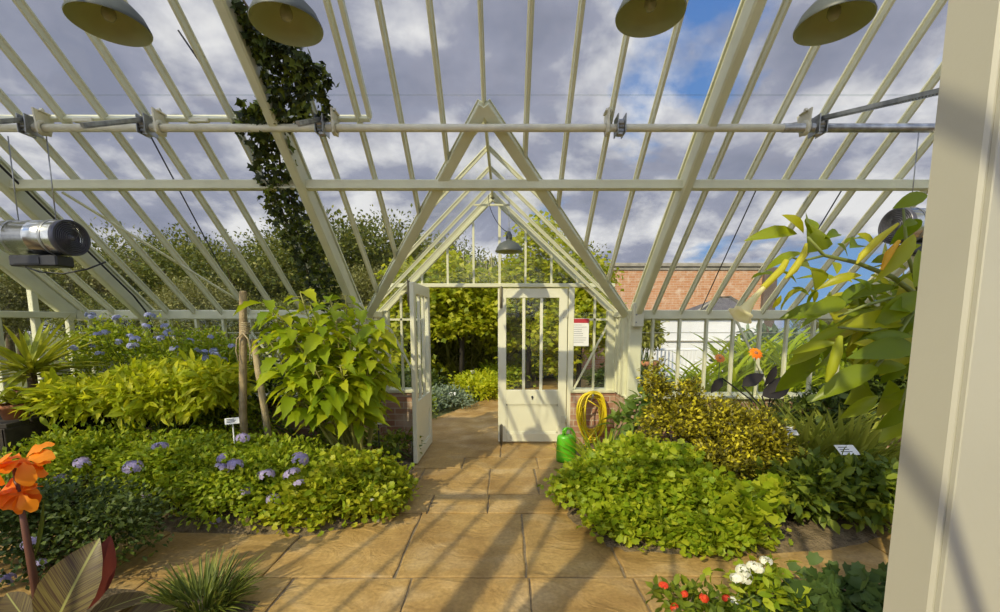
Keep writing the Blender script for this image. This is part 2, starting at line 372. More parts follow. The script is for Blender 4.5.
def shrub(name, label, cat, base, blobs, ncl, nleaf, crad, T, size, lm, r0=.012, group=None, nst=14, stemm=None, **kw):
    t = thing(name, label, cat, base, group)
    arr, tips = cloud(blobs, ncl, nleaf, crad, T, size, **kw)
    np_build('foliage', arr[0], arr[1], lm, t)
    build('stems', stems_mb(base, tips, r0, nst), stemm or GSTEM, t)
    t['_t'] = 0
    return t, tips
# leaf materials (yellow-toned evening greens)
G_GERAN = leafmat('geranium_leaf', (.16, .27, .018), (.30, .40, .03), (.40, .47, .05))
G_GERAN2 = leafmat('golden_geranium_leaf', (.17, .27, .015), (.33, .40, .03), (.42, .46, .05))
G_MID = leafmat('mid_green_leaf', (.07, .13, .015), (.16, .23, .025), (.24, .31, .04))
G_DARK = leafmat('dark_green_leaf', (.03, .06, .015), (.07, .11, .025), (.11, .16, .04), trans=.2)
G_BRIGHT = leafmat('bright_feathery_leaf', (.28, .38, .02), (.44, .52, .03), (.52, .56, .05), trans=.5)
G_DAT = leafmat('datura_leaf', (.17, .28, .02), (.31, .42, .02), (.42, .48, .03), trans=.45)
G_BRUG = leafmat('angels_trumpet_leaf', (.12, .20, .012), (.26, .34, .02), (.42, .43, .03), trans=.45, rough=.35)
G_VINE = leafmat('vine_leaf', (.17, .25, .012), (.36, .42, .02), (.52, .52, .04), trans=.5)
G_REED = leafmat('reed_leaf', (.16, .20, .03), (.28, .31, .06), (.38, .38, .12))
G_CORN = leafmat('corn_leaf', (.24, .36, .02), (.42, .52, .04), trans=.45)
G_GREY = leafmat('grey_green_leaf', (.13, .18, .10), (.24, .30, .18), trans=.2)
G_TREE = leafmat('far_tree_leaf', (.045, .07, .014), (.12, .15, .03), (.20, .21, .05), trans=.25)
G_TREE2 = leafmat('far_olive_tree_leaf', (.09, .10, .02), (.19, .19, .045), (.26, .25, .07), trans=.25)
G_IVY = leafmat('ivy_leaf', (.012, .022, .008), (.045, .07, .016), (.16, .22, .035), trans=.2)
G_YUC = leafmat('yucca_leaf', (.18, .24, .02), (.38, .42, .05), trans=.25)
G_GRASS = leafmat('grass_blade', (.05, .08, .02), (.13, .18, .04), (.24, .29, .08), trans=.3)
G_CROT = leafmat('croton_leaf', (.05, .05, .012), (.34, .30, .015), (.74, .66, .03), trans=.25)
G_BLK = leafmat('black_taro_leaf', (.010, .008, .008), (.018, .014, .013), trans=.03, rough=.7)
G_CANNA = leafmat('bronze_canna_leaf', (.15, .12, .03), (.19, .15, .04), trans=.3, rough=.35, stripes=(.07, .04, .018))
G_CANR = leafmat('wine_canna_leaf', (.13, .03, .02), (.17, .04, .03), trans=.3, rough=.35)
P_BLUE = leafmat('pale_blue_petal', (.34, .36, .58), (.50, .52, .72), trans=.3)
P_MAUVE = leafmat('mauve_petal', (.36, .30, .50), (.52, .46, .62), trans=.3)
P_ORANGE = leafmat('orange_petal', (.80, .19, .008), (.88, .36, .012), trans=.3)
P_RED = leafmat('red_petal', (.62, .03, .012), (.75, .10, .02), trans=.2)
P_WHITE = leafmat('white_petal', (.80, .80, .66), (.85, .85, .75), trans=.3)
P_TRUMP = leafmat('trumpet_petal', (.62, .60, .10), (.70, .66, .16), trans=.4)
P_BUD = leafmat('yellow_bud', (.55, .55, .04), (.62, .58, .05), trans=.4)
# flower heads -----------------------------------------------------------
def head_mesh(name, R, nfl, psize, m):
    arrs = []
    d = rdir(nfl); d[:, 2] = np.abs(d[:, 2])*.8+.1; d = norm(d)
    for i in range(nfl):
        c = d[i]*R*np.array([1, 1, .6]); ax = d[i]; u = np.cross(ax, [.3, .5, .8]); u /= np.linalg.norm(u); w = np.cross(ax, u)
        a = np.arange(5)*2*PI/5+rng.random()*6
        dr = np.cos(a)[:, None]*u+np.sin(a)[:, None]*w+ax*.25
        arrs.append(leaf_arrays(T_OVAL, np.tile(c, (5, 1)), dr, np.tile(ax, (5, 1)), psize, 1.5))
    V, Fc, U = merge(arrs)
    o = np_build(name, V, Fc, m); me = o.data; bpy.data.objects.remove(o); return me
H_PLUM = head_mesh('plumbago_head', .045, 14, .026, P_BLUE)
H_AGER = head_mesh('ageratum_head', .035, 22, .014, P_MAUVE)
H_WHITE = head_mesh('lantana_white', .028, 16, .016, P_WHITE)
H_RED = head_mesh('lantana_red', .020, 12, .014, P_RED)
def heads(parent, me, pts, sc=(.8, 1.25), name='flower_head'):
    o0 = Vector(parent['_o'])
    for p in pts:
        o = bpy.data.objects.new(name, me); C.objects.link(o); o.parent = parent
        o.location = Vector(p)-o0; o.rotation_euler = (rng.normal()*.3, rng.normal()*.3, rng.random()*6); o.scale = [sc[0]+(sc[1]-sc[0])*rng.random()]*3
# ================================================================== SETTING
ceil = thing('ceiling', 'sloping greenhouse roof of slim cream glazing bars and glass', 'roof', (0, 0, 0), kind='structure')
UPF = Vector((0, math.sin(math.radians(40)), math.cos(math.radians(40))))
UPB = Vector((0, -UPF.y, UPF.z))
PRX = [-4.75, XC-1.52-2.336, XC-1.52, XC+1.52, XC+1.52+2.336]
SPC = .298
def valleyY(x):
    d = (x-XA)/((XC+HW-XA) if x > XA else (XC-HW-XA))
    if d >= 1: return YE
    z = ZR-(ZR-ZE)*d; return YE-(z-ZE)/TA
bars = [XA+SPC*k for k in range(-15, 18)]
for x in bars:
    if min(abs(x-p) for p in PRX) < .1 or x > XR: continue
    y0 = valleyY(x)
    mb = MB(); mb.gbar((x, YR, ZRG), (x, y0, roofz(y0)), UPF, .040 if abs(x-XA) > .05 else .032, .048)
    build('glazing_bar', mb, WHITE, ceil)
    if x > XL+.05:
        mb = MB(); mb.gbar((x, YR, ZRG), (x, YB, ZE), UPB, .028, .03); build('glazing_bar', mb, WHITE, ceil)
for x in PRX:
    w = .07 if x > -4.7 else .06
    for Y0, u, x in ((YE+.02, UPF, x), (YB-.02, UPB, x if x < -4.7 else x-.87)):
        mb = MB(); o = u*(-.075)
        mb.bar(Vector((x, Y0, ZE))+o, Vector((x, YR, ZRG+.01))+o, w, .15, u, .012); mb.bar(Vector((x, Y0, ZE))+u*.012, Vector((x, YR, ZRG))+u*.012, w+.025, .02, u)
        build('principal_rafter', mb, WHITE, ceil)
# purlins
pu = onroof(500, 183); 
def purlin(Y, z, w, h, up, nm='purlin'):
    mb = MB(); mb.bar((XL, Y, z), (XR, Y, z), w, h, up, .006); mb.bar((XL, Y, z-h*.35), (XR, Y, z-h*.35), w*1.35, h*.16, up); build(nm, mb, WHITE, ceil)
purlin(3.60, roofz(3.60)-.085, .055, .075, (0, 0, 1))
purlin(-.17, ZRG-TA*(YR+.17)-.09, .06, .08, (0, 0, 1))
mb = MB(); mb.box(XL, XR, YR-.035, YR+.035, ZRG-.17, ZRG+.05, .008); build('ridge_beam', mb, WHITE, ceil)
for Y in (YB,):
    mb = MB(); mb.box(XL, XR, Y-.06, Y+.05, ZE-.09, ZE+.02, .006); build('eave_plate', mb, WHITE, ceil)
# glass strips
allx = sorted([x for x in bars if XL < x < XR]+[XL])
for i in range(len(allx)):
    x0 = allx[i]; x1 = allx[i+1] if i+1 < len(allx) else XR
    y0, y1 = valleyY(x0), valleyY(x1)
    mb = MB(); mb.quad((x0, YR, ZRG), (x1, YR, ZRG), (x1, y1, roofz(y1)), (x0, y0, roofz(y0)))
    build('glass_pane', mb, GLASS, ceil)
    mb = MB(); mb.quad((x0, YR, ZRG), (x0, YB, ZE), (x1, YB, ZE), (x1, YR, ZRG)); build('glass_pane', mb, GLASS, ceil)
# lapped edges between panes: the thin bright line running across the roof
for Y in (3.16, 2.2):
    mb = MB(); mb.bar((XL, Y, roofz(Y)+.004), (XR, Y, roofz(Y)+.004), .012, .003, UPF); build('pane_lap', mb, GLASS, ceil)
# ventilator sash on the left: bottom rail, end stile, catches
vx1 = onroof(370, 117).x; vY = onroof(370, 117).y
mb = MB(); mb.bar((XL, vY, roofz(vY)-.01), (vx1, vY, roofz(vY)-.01), .03, .05, UPF, .004)
build('vent_rail', mb, WHITE, ceil)
mb = MB(); mb.bar((vx1, vY, roofz(vY)), (vx1, YR+.1, roofz(YR+.1)), .03, .05, UPF, .004); build('vent_stile', mb, WHITE, ceil)
for px in (85, 200, 300):
    p = onroof(px, 116); mb = MB(); mb.box(p.x-.07, p.x+.07, p.y-.03, p.y, p.z-.05, p.z-.02, .004); build('vent_catch', mb, PIPE, ceil)
# ---- porch roof
prf = thing('ceiling_porch', 'steep little gabled glass roof over the entrance', 'roof', (XC, YE, ZE), kind='structure')
YF = 5.3
for s in (-1, 1):
    mb = MB(); a = Vector((XA, YA-.02, ZR)); b = Vector((XC+s*HW, YE+.04, ZE-.02))
    mb.bar(a-UPF*.03, b-UPF*.03, .08, .06, UPF, .006)
    mb.bar(a+UPF*.005, b+UPF*.005, .10, .012, UPF)
    build('valley_rafter', mb, WHITE, prf)
    pu_ = Vector((s*(ZR-ZE), 0, HW)).normalized()
    for y in (3.4, 3.89, 4.38, 4.86, 5.22):
        if y < YE: z = roofz(y); d = HW*(ZR-z)/(ZR-ZE)
        else: z = ZE; d = HW
        mb = MB(); xe = XA+(XC+s*HW-XA)*d/HW; mb.gbar((XA, y, ZR), (xe, y, z), pu_, .036, .03); build('glazing_bar', mb, WHITE, prf)
    mb = MB(); mb.quad((XA, YA, ZR), (XA, YF+.1, ZR), (XC+s*HW, YF+.1, ZE), (XC+s*HW, YE, ZE)); build('glass_pane', mb, GLASS, prf)
    mb = MB(); mb.bar((XA, YF+.03, ZR-.02), (XC+s*(HW+.02), YF+.03, ZE-.04), .05, .085, pu_, .006); build('barge_board', mb, WHITE, prf)
    mb = MB(); mb.bar((XC+s*(HW), YE, ZE-.03), (XC+s*(HW), YF+.08, ZE-.03), .09, .07, (0, 0, 1), .006); build('eave_plate', mb, WHITE, prf)
mb = MB(); mb.box(XA-.012, XA+.012, YA, YF+.06, ZR-.05, ZR+.02, .004); build('ridge_beam', mb, WHITE, prf)
mb = MB(); mb.bar((XA-.2, 4.95, ZR-.22), (XA+.2, 4.95, ZR-.22), .022, .018); build('tie_bar', mb, WHITE, prf)
# ---- walls
SILL = .67
wf = thing('wall_front', 'low red brick wall with cream sill along the front', 'wall', (0, YE, 0), kind='structure')
for x0, x1 in ((XL-.1, XC-HW), (XC+HW, XR)):
    mb = MB(); mb.box(x0, x1, YE-.02, YE+.20, 0, SILL-.03); build('brick_wall', mb, BRICK, wf)
    mb = MB(); mb.box(x0, x1, YE-.06, YE+.24, SILL-.03, SILL+.01, .008); build('sill', mb, WHITE, wf)
    mb = MB(); mb.box(x0, x1, YE-.03, YE+.07, ZE-.085, ZE+.013, .006); mb.box(x0, x1, YE+.07, YE+.17, ZE-.1, ZE-.03, .02); build('eave_plate', mb, WHITE, wf)
for s in (-1, 1):
    x = XC+s*HW
    mb = MB(); mb.box(min(x, x+s*.14), max(x, x+s*.14), YE+.2, YF+.05, 0, SILL-.03); build('brick_wall', mb, BRICK, wf)
# porch brick under the side panels
wp = thing('wall_porch', 'cream framed front of the porch with glazed gable', 'wall', (XC, YF, 0), kind='structure')
DX0, DX1 = XC-.845, XC+.845; ZT = 1.915
for s in (-1, 1):
    xa, xb = sorted((XC+s*.89, XC+s*HW))
    mb = MB(); mb.box(xa, xb, YF-.05, YF+.12, 0, SILL-.03); build('brick_wall', mb, BRICK, wp)
    mb = MB(); mb.box(xa, xb, YF-.07, YF+.14, SILL-.03, SILL+.01, .006); build('sill', mb, WHITE, wp)
    mb = MB(); x = XC+s*.885; mb.box(x-.035, x+.035, YF-.034, YF+.047, 0, ZT-.002, .006); build('door_post', mb, DOORW, wp)
    mb = MB(); x = XC+s*(HW-.06); mb.box(x-.05, x+.05, YF-.05, YF+.05, SILL, ZE+.02, .006); build('corner_post', mb, WHITE, wp)
    x = XC+s*1.17; mb = MB(); mb.box(x-.012, x+.012, YF-.02, YF+.02, SILL, ZR-(ZR-ZE)*1.17/HW-.04); build('glazing_bar', mb, WHITE, wp)
    mb = MB(); mb.box(xa, xb, YF-.02, YF+.02, 1.52, 1.545); build('rail', mb, WHITE, wp)
    mb = MB(); mb.bar((XC+s*.93, YF-.03, SILL+.02), (XC+s*1.34, YF-.03, 1.50), .022, .02, (0, 1, 0)); build('diagonal_brace', mb, WHITE, wp)
    mb = MB(); mb.quad((xa, YF, SILL), (xb, YF, SILL), (xb, YF, ZE), (xa, YF, ZE)); build('glass_pane', mb, GLASS, wp)
    # boarded return between porch and main wall
    x = XC+s*HW
    mb = MB(); mb.box(x-.02, x+.02, YE, YF, SILL, ZE-.02)
    mb.box(x-.03*1-.005, x+.03, YE+.12, YE+.15, SILL, ZE-.03); mb.box(x-.035, x+.03, YE+.28, YE+.31, SILL, ZE-.03)
    build('side_panel', mb, WHITE, wp)
mb = MB(); mb.box(XC-HW+.03, XC+HW-.03, YF-.04, YF+.04, ZT, ZT+.045, .005); build('transom', mb, WHITE, wp)
for k in range(-3, 4):
    x = XC+.02+.31*k; d = abs(x-XC); zt = ZR-(ZR-ZE)*d/HW-.05
    if zt < ZT+.1: continue
    w = .024 if k else .03
    mb = MB(); mb.box(x-w/2, x+w/2, YF-.02, YF+.02, ZT+.04, zt); build('gable_bar', mb, WHITE, wp)
mb = MB(); zt = ZR; mb.quad((XC-1.08, YF, ZT+.04), (XC+1.08, YF, ZT+.04), (XA, YF, ZR-.05)); build('glass_pane', mb, GLASS, wp)
for s in (-1, 1):  # square posts and principal feet
    x = XC+s*(HW+.09)
    mb = MB(); mb.box(x-.07, x+.07, YE-.07, YE+.04, SILL, ZE-.02, .008); mb.box(x-.075, x+.075, YE-.055, YE-.05+.0, SILL+.02, ZE-.1)
    build('wall_post', mb, WHITE, wp)
    # steel foot plate of the principal with bolts
    mb = MB(); xx = XC+s*1.52; mb.box(xx-.055, xx+.055, YE-.17, YE-.07, ZE-.17, ZE+.09, .01); pl = build('rafter_shoe', mb, WHITE2, wp)
    for zz in (ZE-.12, ZE-.04, ZE+.04):
        mb = MB(); mb.lathe((xx-.03, YE-.172, zz), [(0, -.006), (.008, -.006), (.009, 0), (0, 0)][::-1], 8, (0, 1, 0)); build('bolt', mb, STEEL, pl)
# windows in the front wall
def window(n, label, x0, x1, pxs, Y, braces):
    w = thing('window_%d' % n, label, 'window', (x0, Y, SILL), kind='structure')
    for x in pxs:
        mb = MB(); mb.box(x-.014, x+.014, Y-.02, Y+.03, SILL, ZE-.08, .003); build('mullion', mb, WHITE, w)
    edges = [x0]+list(pxs)+[x1]
    for a, b in zip(edges, edges[1:]):
        mb = MB(); mb.quad((a, Y+.01, SILL), (b, Y+.01, SILL), (b, Y+.01, ZE-.08), (a, Y+.01, ZE-.08)); g = build('glass_pane', mb, GLASS, w)
    mb = MB(); mb.box(x0, x1, Y+.005, Y+.015, 1.38, 1.387); build('pane_lap', mb, WHITE, w)
    for a, b in braces:
        mb = MB(); mb.bar((a, Y-.035, ZE-.1), (b, Y-.035, SILL+.02), .022, .016, (0, 1, 0)); build('diagonal_brace', mb, WHITE, w)
    return w
window(1, 'row of tall narrow panes in the front wall left of the porch', XL, XC-HW-.1, [x for x in bars if XL+.1 < x < XC-HW-.15], YE, [(-3.8, -3.2), (-2.9, -2.3)])
window(2, 'row of tall narrow panes in the front wall right of the porch', XC+HW+.15, XR, [x for x in bars if XC+HW+.2 < x < XR-.05], YE, [(2.55, 3.0), (4.2, 4.7)])
for s, n in ((-1, 3), (1, 4)):
    pass
# left end wall
wl = thing('wall_left', 'glazed gable end wall on a brick base at the left', 'wall', (XL, 0, 0), kind='structure')
mb = MB(); mb.box(XL-.2, XL, YB, YE, 0, SILL); build('brick_wall', mb, BRICK, wl)
def rz(y): return roofz(y) if y > YR else ZRG-TA*(YR-y)
ys = [YE-.08-.345*k for k in range(0, 21)]
for y in ys:
    mb = MB(); mb.box(XL-.03, XL+.02, y-.03, y+.03, SILL, max(rz(y)-.1, SILL+.3), .004); build('mullion', mb, WHITE, wl)
mb = MB(); mb.box(XL-.035, XL+.035, YB+.06, YE-.035, ZE-.075, ZE-.012, .005); build('rail', mb, WHITE, wl)
mb = MB(); mb.add([(XL, YB, SILL), (XL, YE, SILL), (XL, YE, ZE), (XL, YR, ZRG), (XL, YB, ZE)], [(0, 1, 2, 3, 4)]); build('glass_pane', mb, GLASS, wl)
wr = thing('wall_right', 'glazed gable end wall on a brick base at the right', 'wall', (XR, 0, 0), kind='structure')
mb = MB(); mb.box(XR, XR+.2, YB, YE, 0, SILL); build('brick_wall', mb, BRICK, wr)
for y in ys[::2]:
    mb = MB(); mb.box(XR-.02, XR+.03, y-.03, y+.03, SILL, max(rz(y)-.1, SILL+.3), .004); build('mullion', mb, WHITE, wr)
mb = MB(); mb.add([(XR, YB, SILL), (XR, YE, SILL), (XR, YE, ZE), (XR, YR, ZRG), (XR, YB, ZE)], [(0, 1, 2, 3, 4)]); build('glass_pane', mb, GLASS, wr)
wb = tag(build('wall_back', MB().box(XL-.2, XR+.2, YB-.25, YB-.02, 0, ZE-.09), BRICK), 'brick back wall of the greenhouse', 'wall', kind='structure')
# white pillar beside the camera
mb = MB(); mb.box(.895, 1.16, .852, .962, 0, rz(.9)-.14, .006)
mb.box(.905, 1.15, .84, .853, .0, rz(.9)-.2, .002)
tag(build('trim_1', mb, mat('shaded_cream_paint', (.47, .455, .36), .55, var=.02, scale=2, bump=.02, bscale=80)), 'broad cream painted pillar filling the right edge', 'pillar', kind='structure')  # pillar's shade put into its base colour: cream paint made darker and greyer
# slim rear columns and brace (they throw the broad shadows on the path)
mb = MB(); mb.box(-1.78, -1.62, -.57, -.44, 0, rz(-.5)-.1, .006); tag(build('trim_2', mb, WHITE2), 'cream column behind the viewpoint', 'pillar', kind='structure')
# ---- doors
def door(n, label, hinge, rot, mirror, bolts):
    w, h = .84, 1.905
    t = bpy.data.objects.new('door_%d' % n, None); C.objects.link(t); t.location = hinge; t.rotation_euler = (0, 0, rot); tag(t, label, 'door', kind='structure')
    m = -1 if mirror else 1
    def bx(mb, x0, x1, y0, y1, z0, z1, b=.004):
        a, c = sorted((m*x0, m*x1)); mb.box(a, c, y0, y1, z0, z1, b); return mb
    z = .02
    for x0, x1 in ((0, .1), (w-.1, w)): build('stile', bx(MB(), x0, x1, -.022, .022, z, h), DOORW, t)
    build('top_rail', bx(MB(), .1, w-.1, -.022, .022, 1.79, h), DOORW, t)
    build('middle_rail', bx(MB(), .1, w-.1, -.022, .022, .49, .67), DOORW, t)
    build('bottom_rail', bx(MB(), .1, w-.1, -.022, .022, z, .13), DOORW, t)
    mb = MB(); bx(mb, .1, w-.1, -.008, .008, .13, .49)
    for a in (.1, w-.115): bx(mb, a, a+.015, -.016, .016, .13, .49, 0)
    bx(mb, .1, w-.1, -.016, .016, .475, .49, 0); bx(mb, .1, w-.1, -.016, .016, .13, .145, 0)
    build('lower_panel', mb, DOORW, t)
    for k in (1, 2):
        x = .1+(w-.2)*k/3; build('glazing_bar', bx(MB(), x-.018, x+.018, -.016, .016, .67, 1.79, .003), DOORW, t)
    mb = MB(); mb.quad((m*.1, 0, .67), (m*(w-.1), 0, .67), (m*(w-.1), 0, 1.79), (m*.1, 0, 1.79)); build('glass_pane', mb, GLASS, t)
    mb = MB(); xk = m*(w*.5); mb.lathe((xk, -.022, .585), [(0, -.012), (.012, -.012), (.014, 0), (0, 0)], 12, (0, 1, 0)); mb.box(xk-.006, xk+.006, -.034, -.02, .555, .585); build('keyhole_cover', mb, BLACK, t)
    if bolts:
        for z0, z1 in ((1.66, 1.93), (.0, .25)):
            mb = MB(); a, c = sorted((m*(w-.055), m*(w-.02))); mb.box(a, c, -.036, -.024, z0+.01, z1-.01, .003); mb.tube([((a+c)/2, -.045, z0), ((a+c)/2, -.045, z1)], .007, 8)
            mb.lathe(((a+c)/2, -.05, (z0+z1)/2), [(0, -.02), (.01, -.018), (.01, 0)], 8, (0, 1, 0)); build('bolt', mb, mat('dull_bolt', (.25, .22, .13), .5, metal=.5), t)
    for zz in (.3, 1.6):
        mb = MB(); mb.tube([(0, -.028, zz-.05), (0, -.028, zz+.05)], .009, 8); a, c = sorted((0, m*.06)); mb.box(a, c, -.026, -.022, zz-.045, zz+.045); build('hinge', mb, WHITE2, t)
    return t
door(1, 'half-glazed cream door leaf standing open into the greenhouse', (DX0+.005, YF-.03, 0), -PI/2-.02, False, True)
door(2, 'half-glazed cream door leaf closed on the right of the opening', (DX1-.005, YF, 0), 0, True, True)
# ---- floor
flo = thing('floor', 'large irregular golden sandstone flags with open joints', 'floor', (0, 0, 0), kind='structure')
mb = MB(); mb.box(-6, 6, YB-.3, YF+.3, -.12, -.012); build('mortar_bed', mb, MORT, flo)
mb = MB()
def slab(x0, x1, y0, y1, skew=0):
    g = .007
    j = lambda: random.uniform(-.006, .006)
    pts = []
    c = [(x0+g, y0+g), (x1-g, y0+g), (x1-g, y1-g), (x0+g, y1-g)]
    for i in range(4):
        a, b = c[i], c[(i+1) % 4]; L = math.dist(a, b); n = max(2, int(L/.12))
        for k in range(n): t = k/n; pts.append((a[0]+(b[0]-a[0])*t+j(), a[1]+(b[1]-a[1])*t+j()))
    cx, cy = (x0+x1)/2, (y0+y1)/2; h = random.uniform(-.003, .003)
    n = len(pts); vs = [(x, y, -.03) for x, y in pts]+[(x, y, h-.004) for x, y in pts]
    ins = [(x+(cx-x)*.018/max(.2, x1-x0), y+(cy-y)*.018/max(.2, y1-y0), h) for x, y in pts]; vs += ins
    fs = [(i, (i+1) % n, (i+1) % n+n, i+n) for i in range(n)]+[(i+n, (i+1) % n+n, (i+1) % n+2*n, i+2*n) for i in range(n)]+[tuple(range(2*n, 3*n))]
    mb.add(vs, fs)
rows = [(4.72, 5.45, [-1.0, -.05, .62, 1.3]), (4.35, 4.72, [-1.1, -.45, .35, .95]), (3.67, 4.35, [-1.3, -.83, -.15, .30, .9]), (3.29, 3.67, [-1.3, -.62, -.14, .55, 1.1]),
        (2.42, 3.29, [-5, -4.1, -3.2, -2.4, -1.45, -.66, .13, .72, 1.65, 2.5, 3.4, 4.3, 5]), (1.75, 2.42, [-5, -4.2, -3.1, -2.1, -1.25, -.55, .14, .76, 1.5, 2.3, 3.1, 4.2, 5]),
        (1.0, 1.75, [-5, -4, -3, -2.2, -1.4, -.8, -.1, .6, 1.2, 2.1, 3, 4, 5]), (.2, 1.0, [-5, -4, -3, -2.2, -1.2, -.4, .5, 1.4, 2.3, 3.2, 4.1, 5]), (-.6, .2, [-5, -4.2, -3.3, -2.4, -1.5, -.7, .2, 1.1, 2, 2.9, 3.8, 5]), (-2.4, -.6, [-5, -3.8, -2.6, -1.4, -.2, 1, 2.2, 3.4, 5])]
for y0, y1, xs in rows:
    for a, b in zip(xs, xs[1:]): slab(a, b, y0, y1)
build('flagstones', mb, STONE, flo)
def mound(name, label, poly, h, m=SOIL, kind='structure', step=.09, cat='soil', amp=.02):
    xs = [p[0] for p in poly]; ysx = [p[1] for p in poly]
    nx = int((max(xs)-min(xs))/step)+1; ny = int((max(ysx)-min(ysx))/step)+1
    def inside(x, y):
        c = False; n = len(poly)
        for i in range(n):
            (xa, ya), (xb, yb) = poly[i], poly[(i+1) % n]
            if (ya > y) != (yb > y) and x < (xb-xa)*(y-ya)/(yb-ya)+xa: c = not c
        return c
    def edged(x, y):
        d = 9
        for i in range(len(poly)):
            a = Vector(poly[i]); b = Vector(poly[(i+1) % len(poly)]); p = Vector((x, y)); ab = b-a
            t = max(0, min(1, (p-a).dot(ab)/ab.length_squared)); d = min(d, (p-a-ab*t).length)
        return d
    idx = {}; mbm = MB(); vs = []; fs = []
    for i in range(nx+1):
        for j in range(ny+1):
            x = min(xs)+i*step; y = min(ysx)+j*step
            ins = inside(x, y); d = edged(x, y)
            z = (h*min(1, d/.15) if ins else -min(.06, d))+(.0 if not ins else amp*math.sin(x*9+y*4)*math.cos(y*11-x*3)+rng.normal()*amp*.4*min(1, d/.1))
            idx[i, j] = (len(vs), ins or d < step*1.5); vs.append((x, y, z))
    for i in range(nx):
        for j in range(ny):
            q = [idx[i, j], idx[i+1, j], idx[i+1, j+1], idx[i, j+1]]
            if all(a[1] for a in q): fs.append(tuple(a[0] for a in q))
    mbm.add(vs, fs, True); o = build(name, mbm, m); tag(o, label, cat, kind=kind); return o
mound('soil_bed', 'dark soil of the left planting bed below the shrubs', [(XL, 2.95), (-2.5, 2.95), (-1.35, 2.9), (-.95, 3.25), (-.83, 3.9), (-.95, 4.4), (-1.02, 5.2), (-1.5, 5.2), (-1.5, 4.85), (XL, 4.85)], .05)
mound('soil_bed', 'soil of the right planting bed under the geranium and croton', [(.44, 3.9), (.50, 3.1), (.75, 2.72), (1.2, 2.62), (2.2, 2.72), (3, 3.0), (XR, 3.3), (XR, 4.83), (1.4, 4.83), (1.3, 5.2), (.85, 5.2), (.62, 4.5)], .05)
mound('soil_bed', 'soil of the near left bed below the striped canna leaves', [(XL, 2.15), (-1.9, 2.3), (-1.35, 2.25), (-1.15, 1.9), (-1.2, 1.2), (XL, 1.2)], .04)
mound('soil_bed', 'soil of the near right bed below the lantana', [(.78, 1.95), (1.1, 2.2), (2.0, 2.3), (XR, 2.4), (XR, 1.1), (1.3, 1.1), (.8, 1.35)], .04)
# outside ground and path
og = tag(build('ground', MB().box(-60, 60, YF+.3, 70, -.2, -.03).box(-60, XL-.2, -6, YF+.3, -.2, -.03).box(XR+.2, 60, -6, YF+.3, -.2, -.03), mat('rough_grass', (.10, .12, .03), .95, scale=3, col2=(.17, .17, .05), bump=.8, bscale=20)), 'rough grassy ground outside the greenhouse', 'ground', kind='structure')
pth = [(-1.15, 5.42), (1.35, 5.42), (1.55, 6.6), (1.8, 8), (2.6, 11.2), (1.0, 11.6), (.1, 9.4), (-.55, 8.0), (-1.15, 6.6)]
mb = MB(); mb.prism(pth, -.02, .0); tag(build('garden_path', mb, STONE), 'golden stone path leading away outside the door', 'path', kind='structure')
# ================================================================== THINGS
# ---- lamps
def lamp(name, label, c, ztop, group, R=.155, cord=True):
    c = Vector(c); t = thing(name, label, 'lamp', c, group)
    prof = [(R, 0), (R*1.01, .006), (R*.97, .02), (R*.86, .055), (R*.66, .088), (R*.42, .108), (R*.22, .12), (R*.2, .135)]
    inn = [(R*.19, .118), (R*.40, .104), (R*.64, .084), (R*.84, .051), (R*.95, .018), (R*.985, .001)]
    mb = MB(); mb.lathe(c, prof, 40); sh = build('lamp_shade', mb, ENAM, t)
    mb = MB(); mb.lathe(c, inn, 40); mb.lathe(c, [(R*.985, .001), (R, 0)], 40); lin = build('lining', mb, ENIN, sh); 
    mb = MB(); mb.lathe(c+Vector((0, 0, .13)), [(R*.2, 0), (R*.24, .01), (R*.24, .05), (R*.17, .062), (R*.12, .085), (0, .09)], 20); build('lamp_holder', mb, ENAM, t)
    mb = MB(); mb.lathe(c, [(0, .02), (.018, .024), (.028, .045), (.026, .065), (.014, .09), (.013, .118)], 16); build('bulb', mb, mat('unlit_bulb', (.32, .32, .2), .25, var=.02), t)
    mb = MB(); mb.lathe(c+Vector((0, 0, .235)), [(.014, -.003), (.017, 0), (.014, .003), (.011, 0), (.014, -.003)], 10, (0, 1, 0))
    z = .24+c.z; n = int((ztop-z)/.035)
    for k in range(n):
        zz = z+.0175+k*.035; pts = [(c.x+.007*math.cos(a)*(k % 2), c.y+.007*math.cos(a)*(1-k % 2), zz+.022*math.sin(a)) for a in [i*2*PI/8 for i in range(9)]]
        mb.tube(pts, .0022, 5, False)
    build('chain', mb, STEEL, t)
    if cord:
        mb = MB(); a = c+Vector((0, 0, .21)); pts = []
        s = -1 if name.startswith('porch') else 1
        e = Vector((c.x-.22 if s < 0 else c.x+.03, c.y, ztop-.02))
        b1 = a+Vector((s*.10, 0, .01)); b2 = a+Vector((s*.16, 0, .14)) 
        if s < 0: b2 = a+Vector((-.24, 0, .25))
        for i in range(17):
            u = i/16; p = a*(1-u)**3+b1*3*u*(1-u)**2+b2*3*u*u*(1-u)+e*u**3; pts.append(p)
        mb.tube(pts, .004, 6); build('cable', mb, BLACK, t)
    return t
LP = [((110, 26), 'grey enamel dome lamp at the top left, leftmost of the row'), ((287, 26), 'grey dome lamp hanging in front of the dark ivy'),
      ((650, 16), 'grey dome lamp overhead just right of centre'), ((833, 25), 'grey dome lamp overhead nearest the broad pillar')]
D0 = 2.0
for (px, py), lab in LP:
    p = ray(px, py)*D0; p.z += HC
    lamp('dome_lamp', lab, p, roofz(p.y)-.02, 'dome lamps along the top')
p = atY(509, 252, 4.85); lamp('porch_lamp', 'small grey dome lamp hanging inside the porch gable', p, ZR-.12, None, .15)
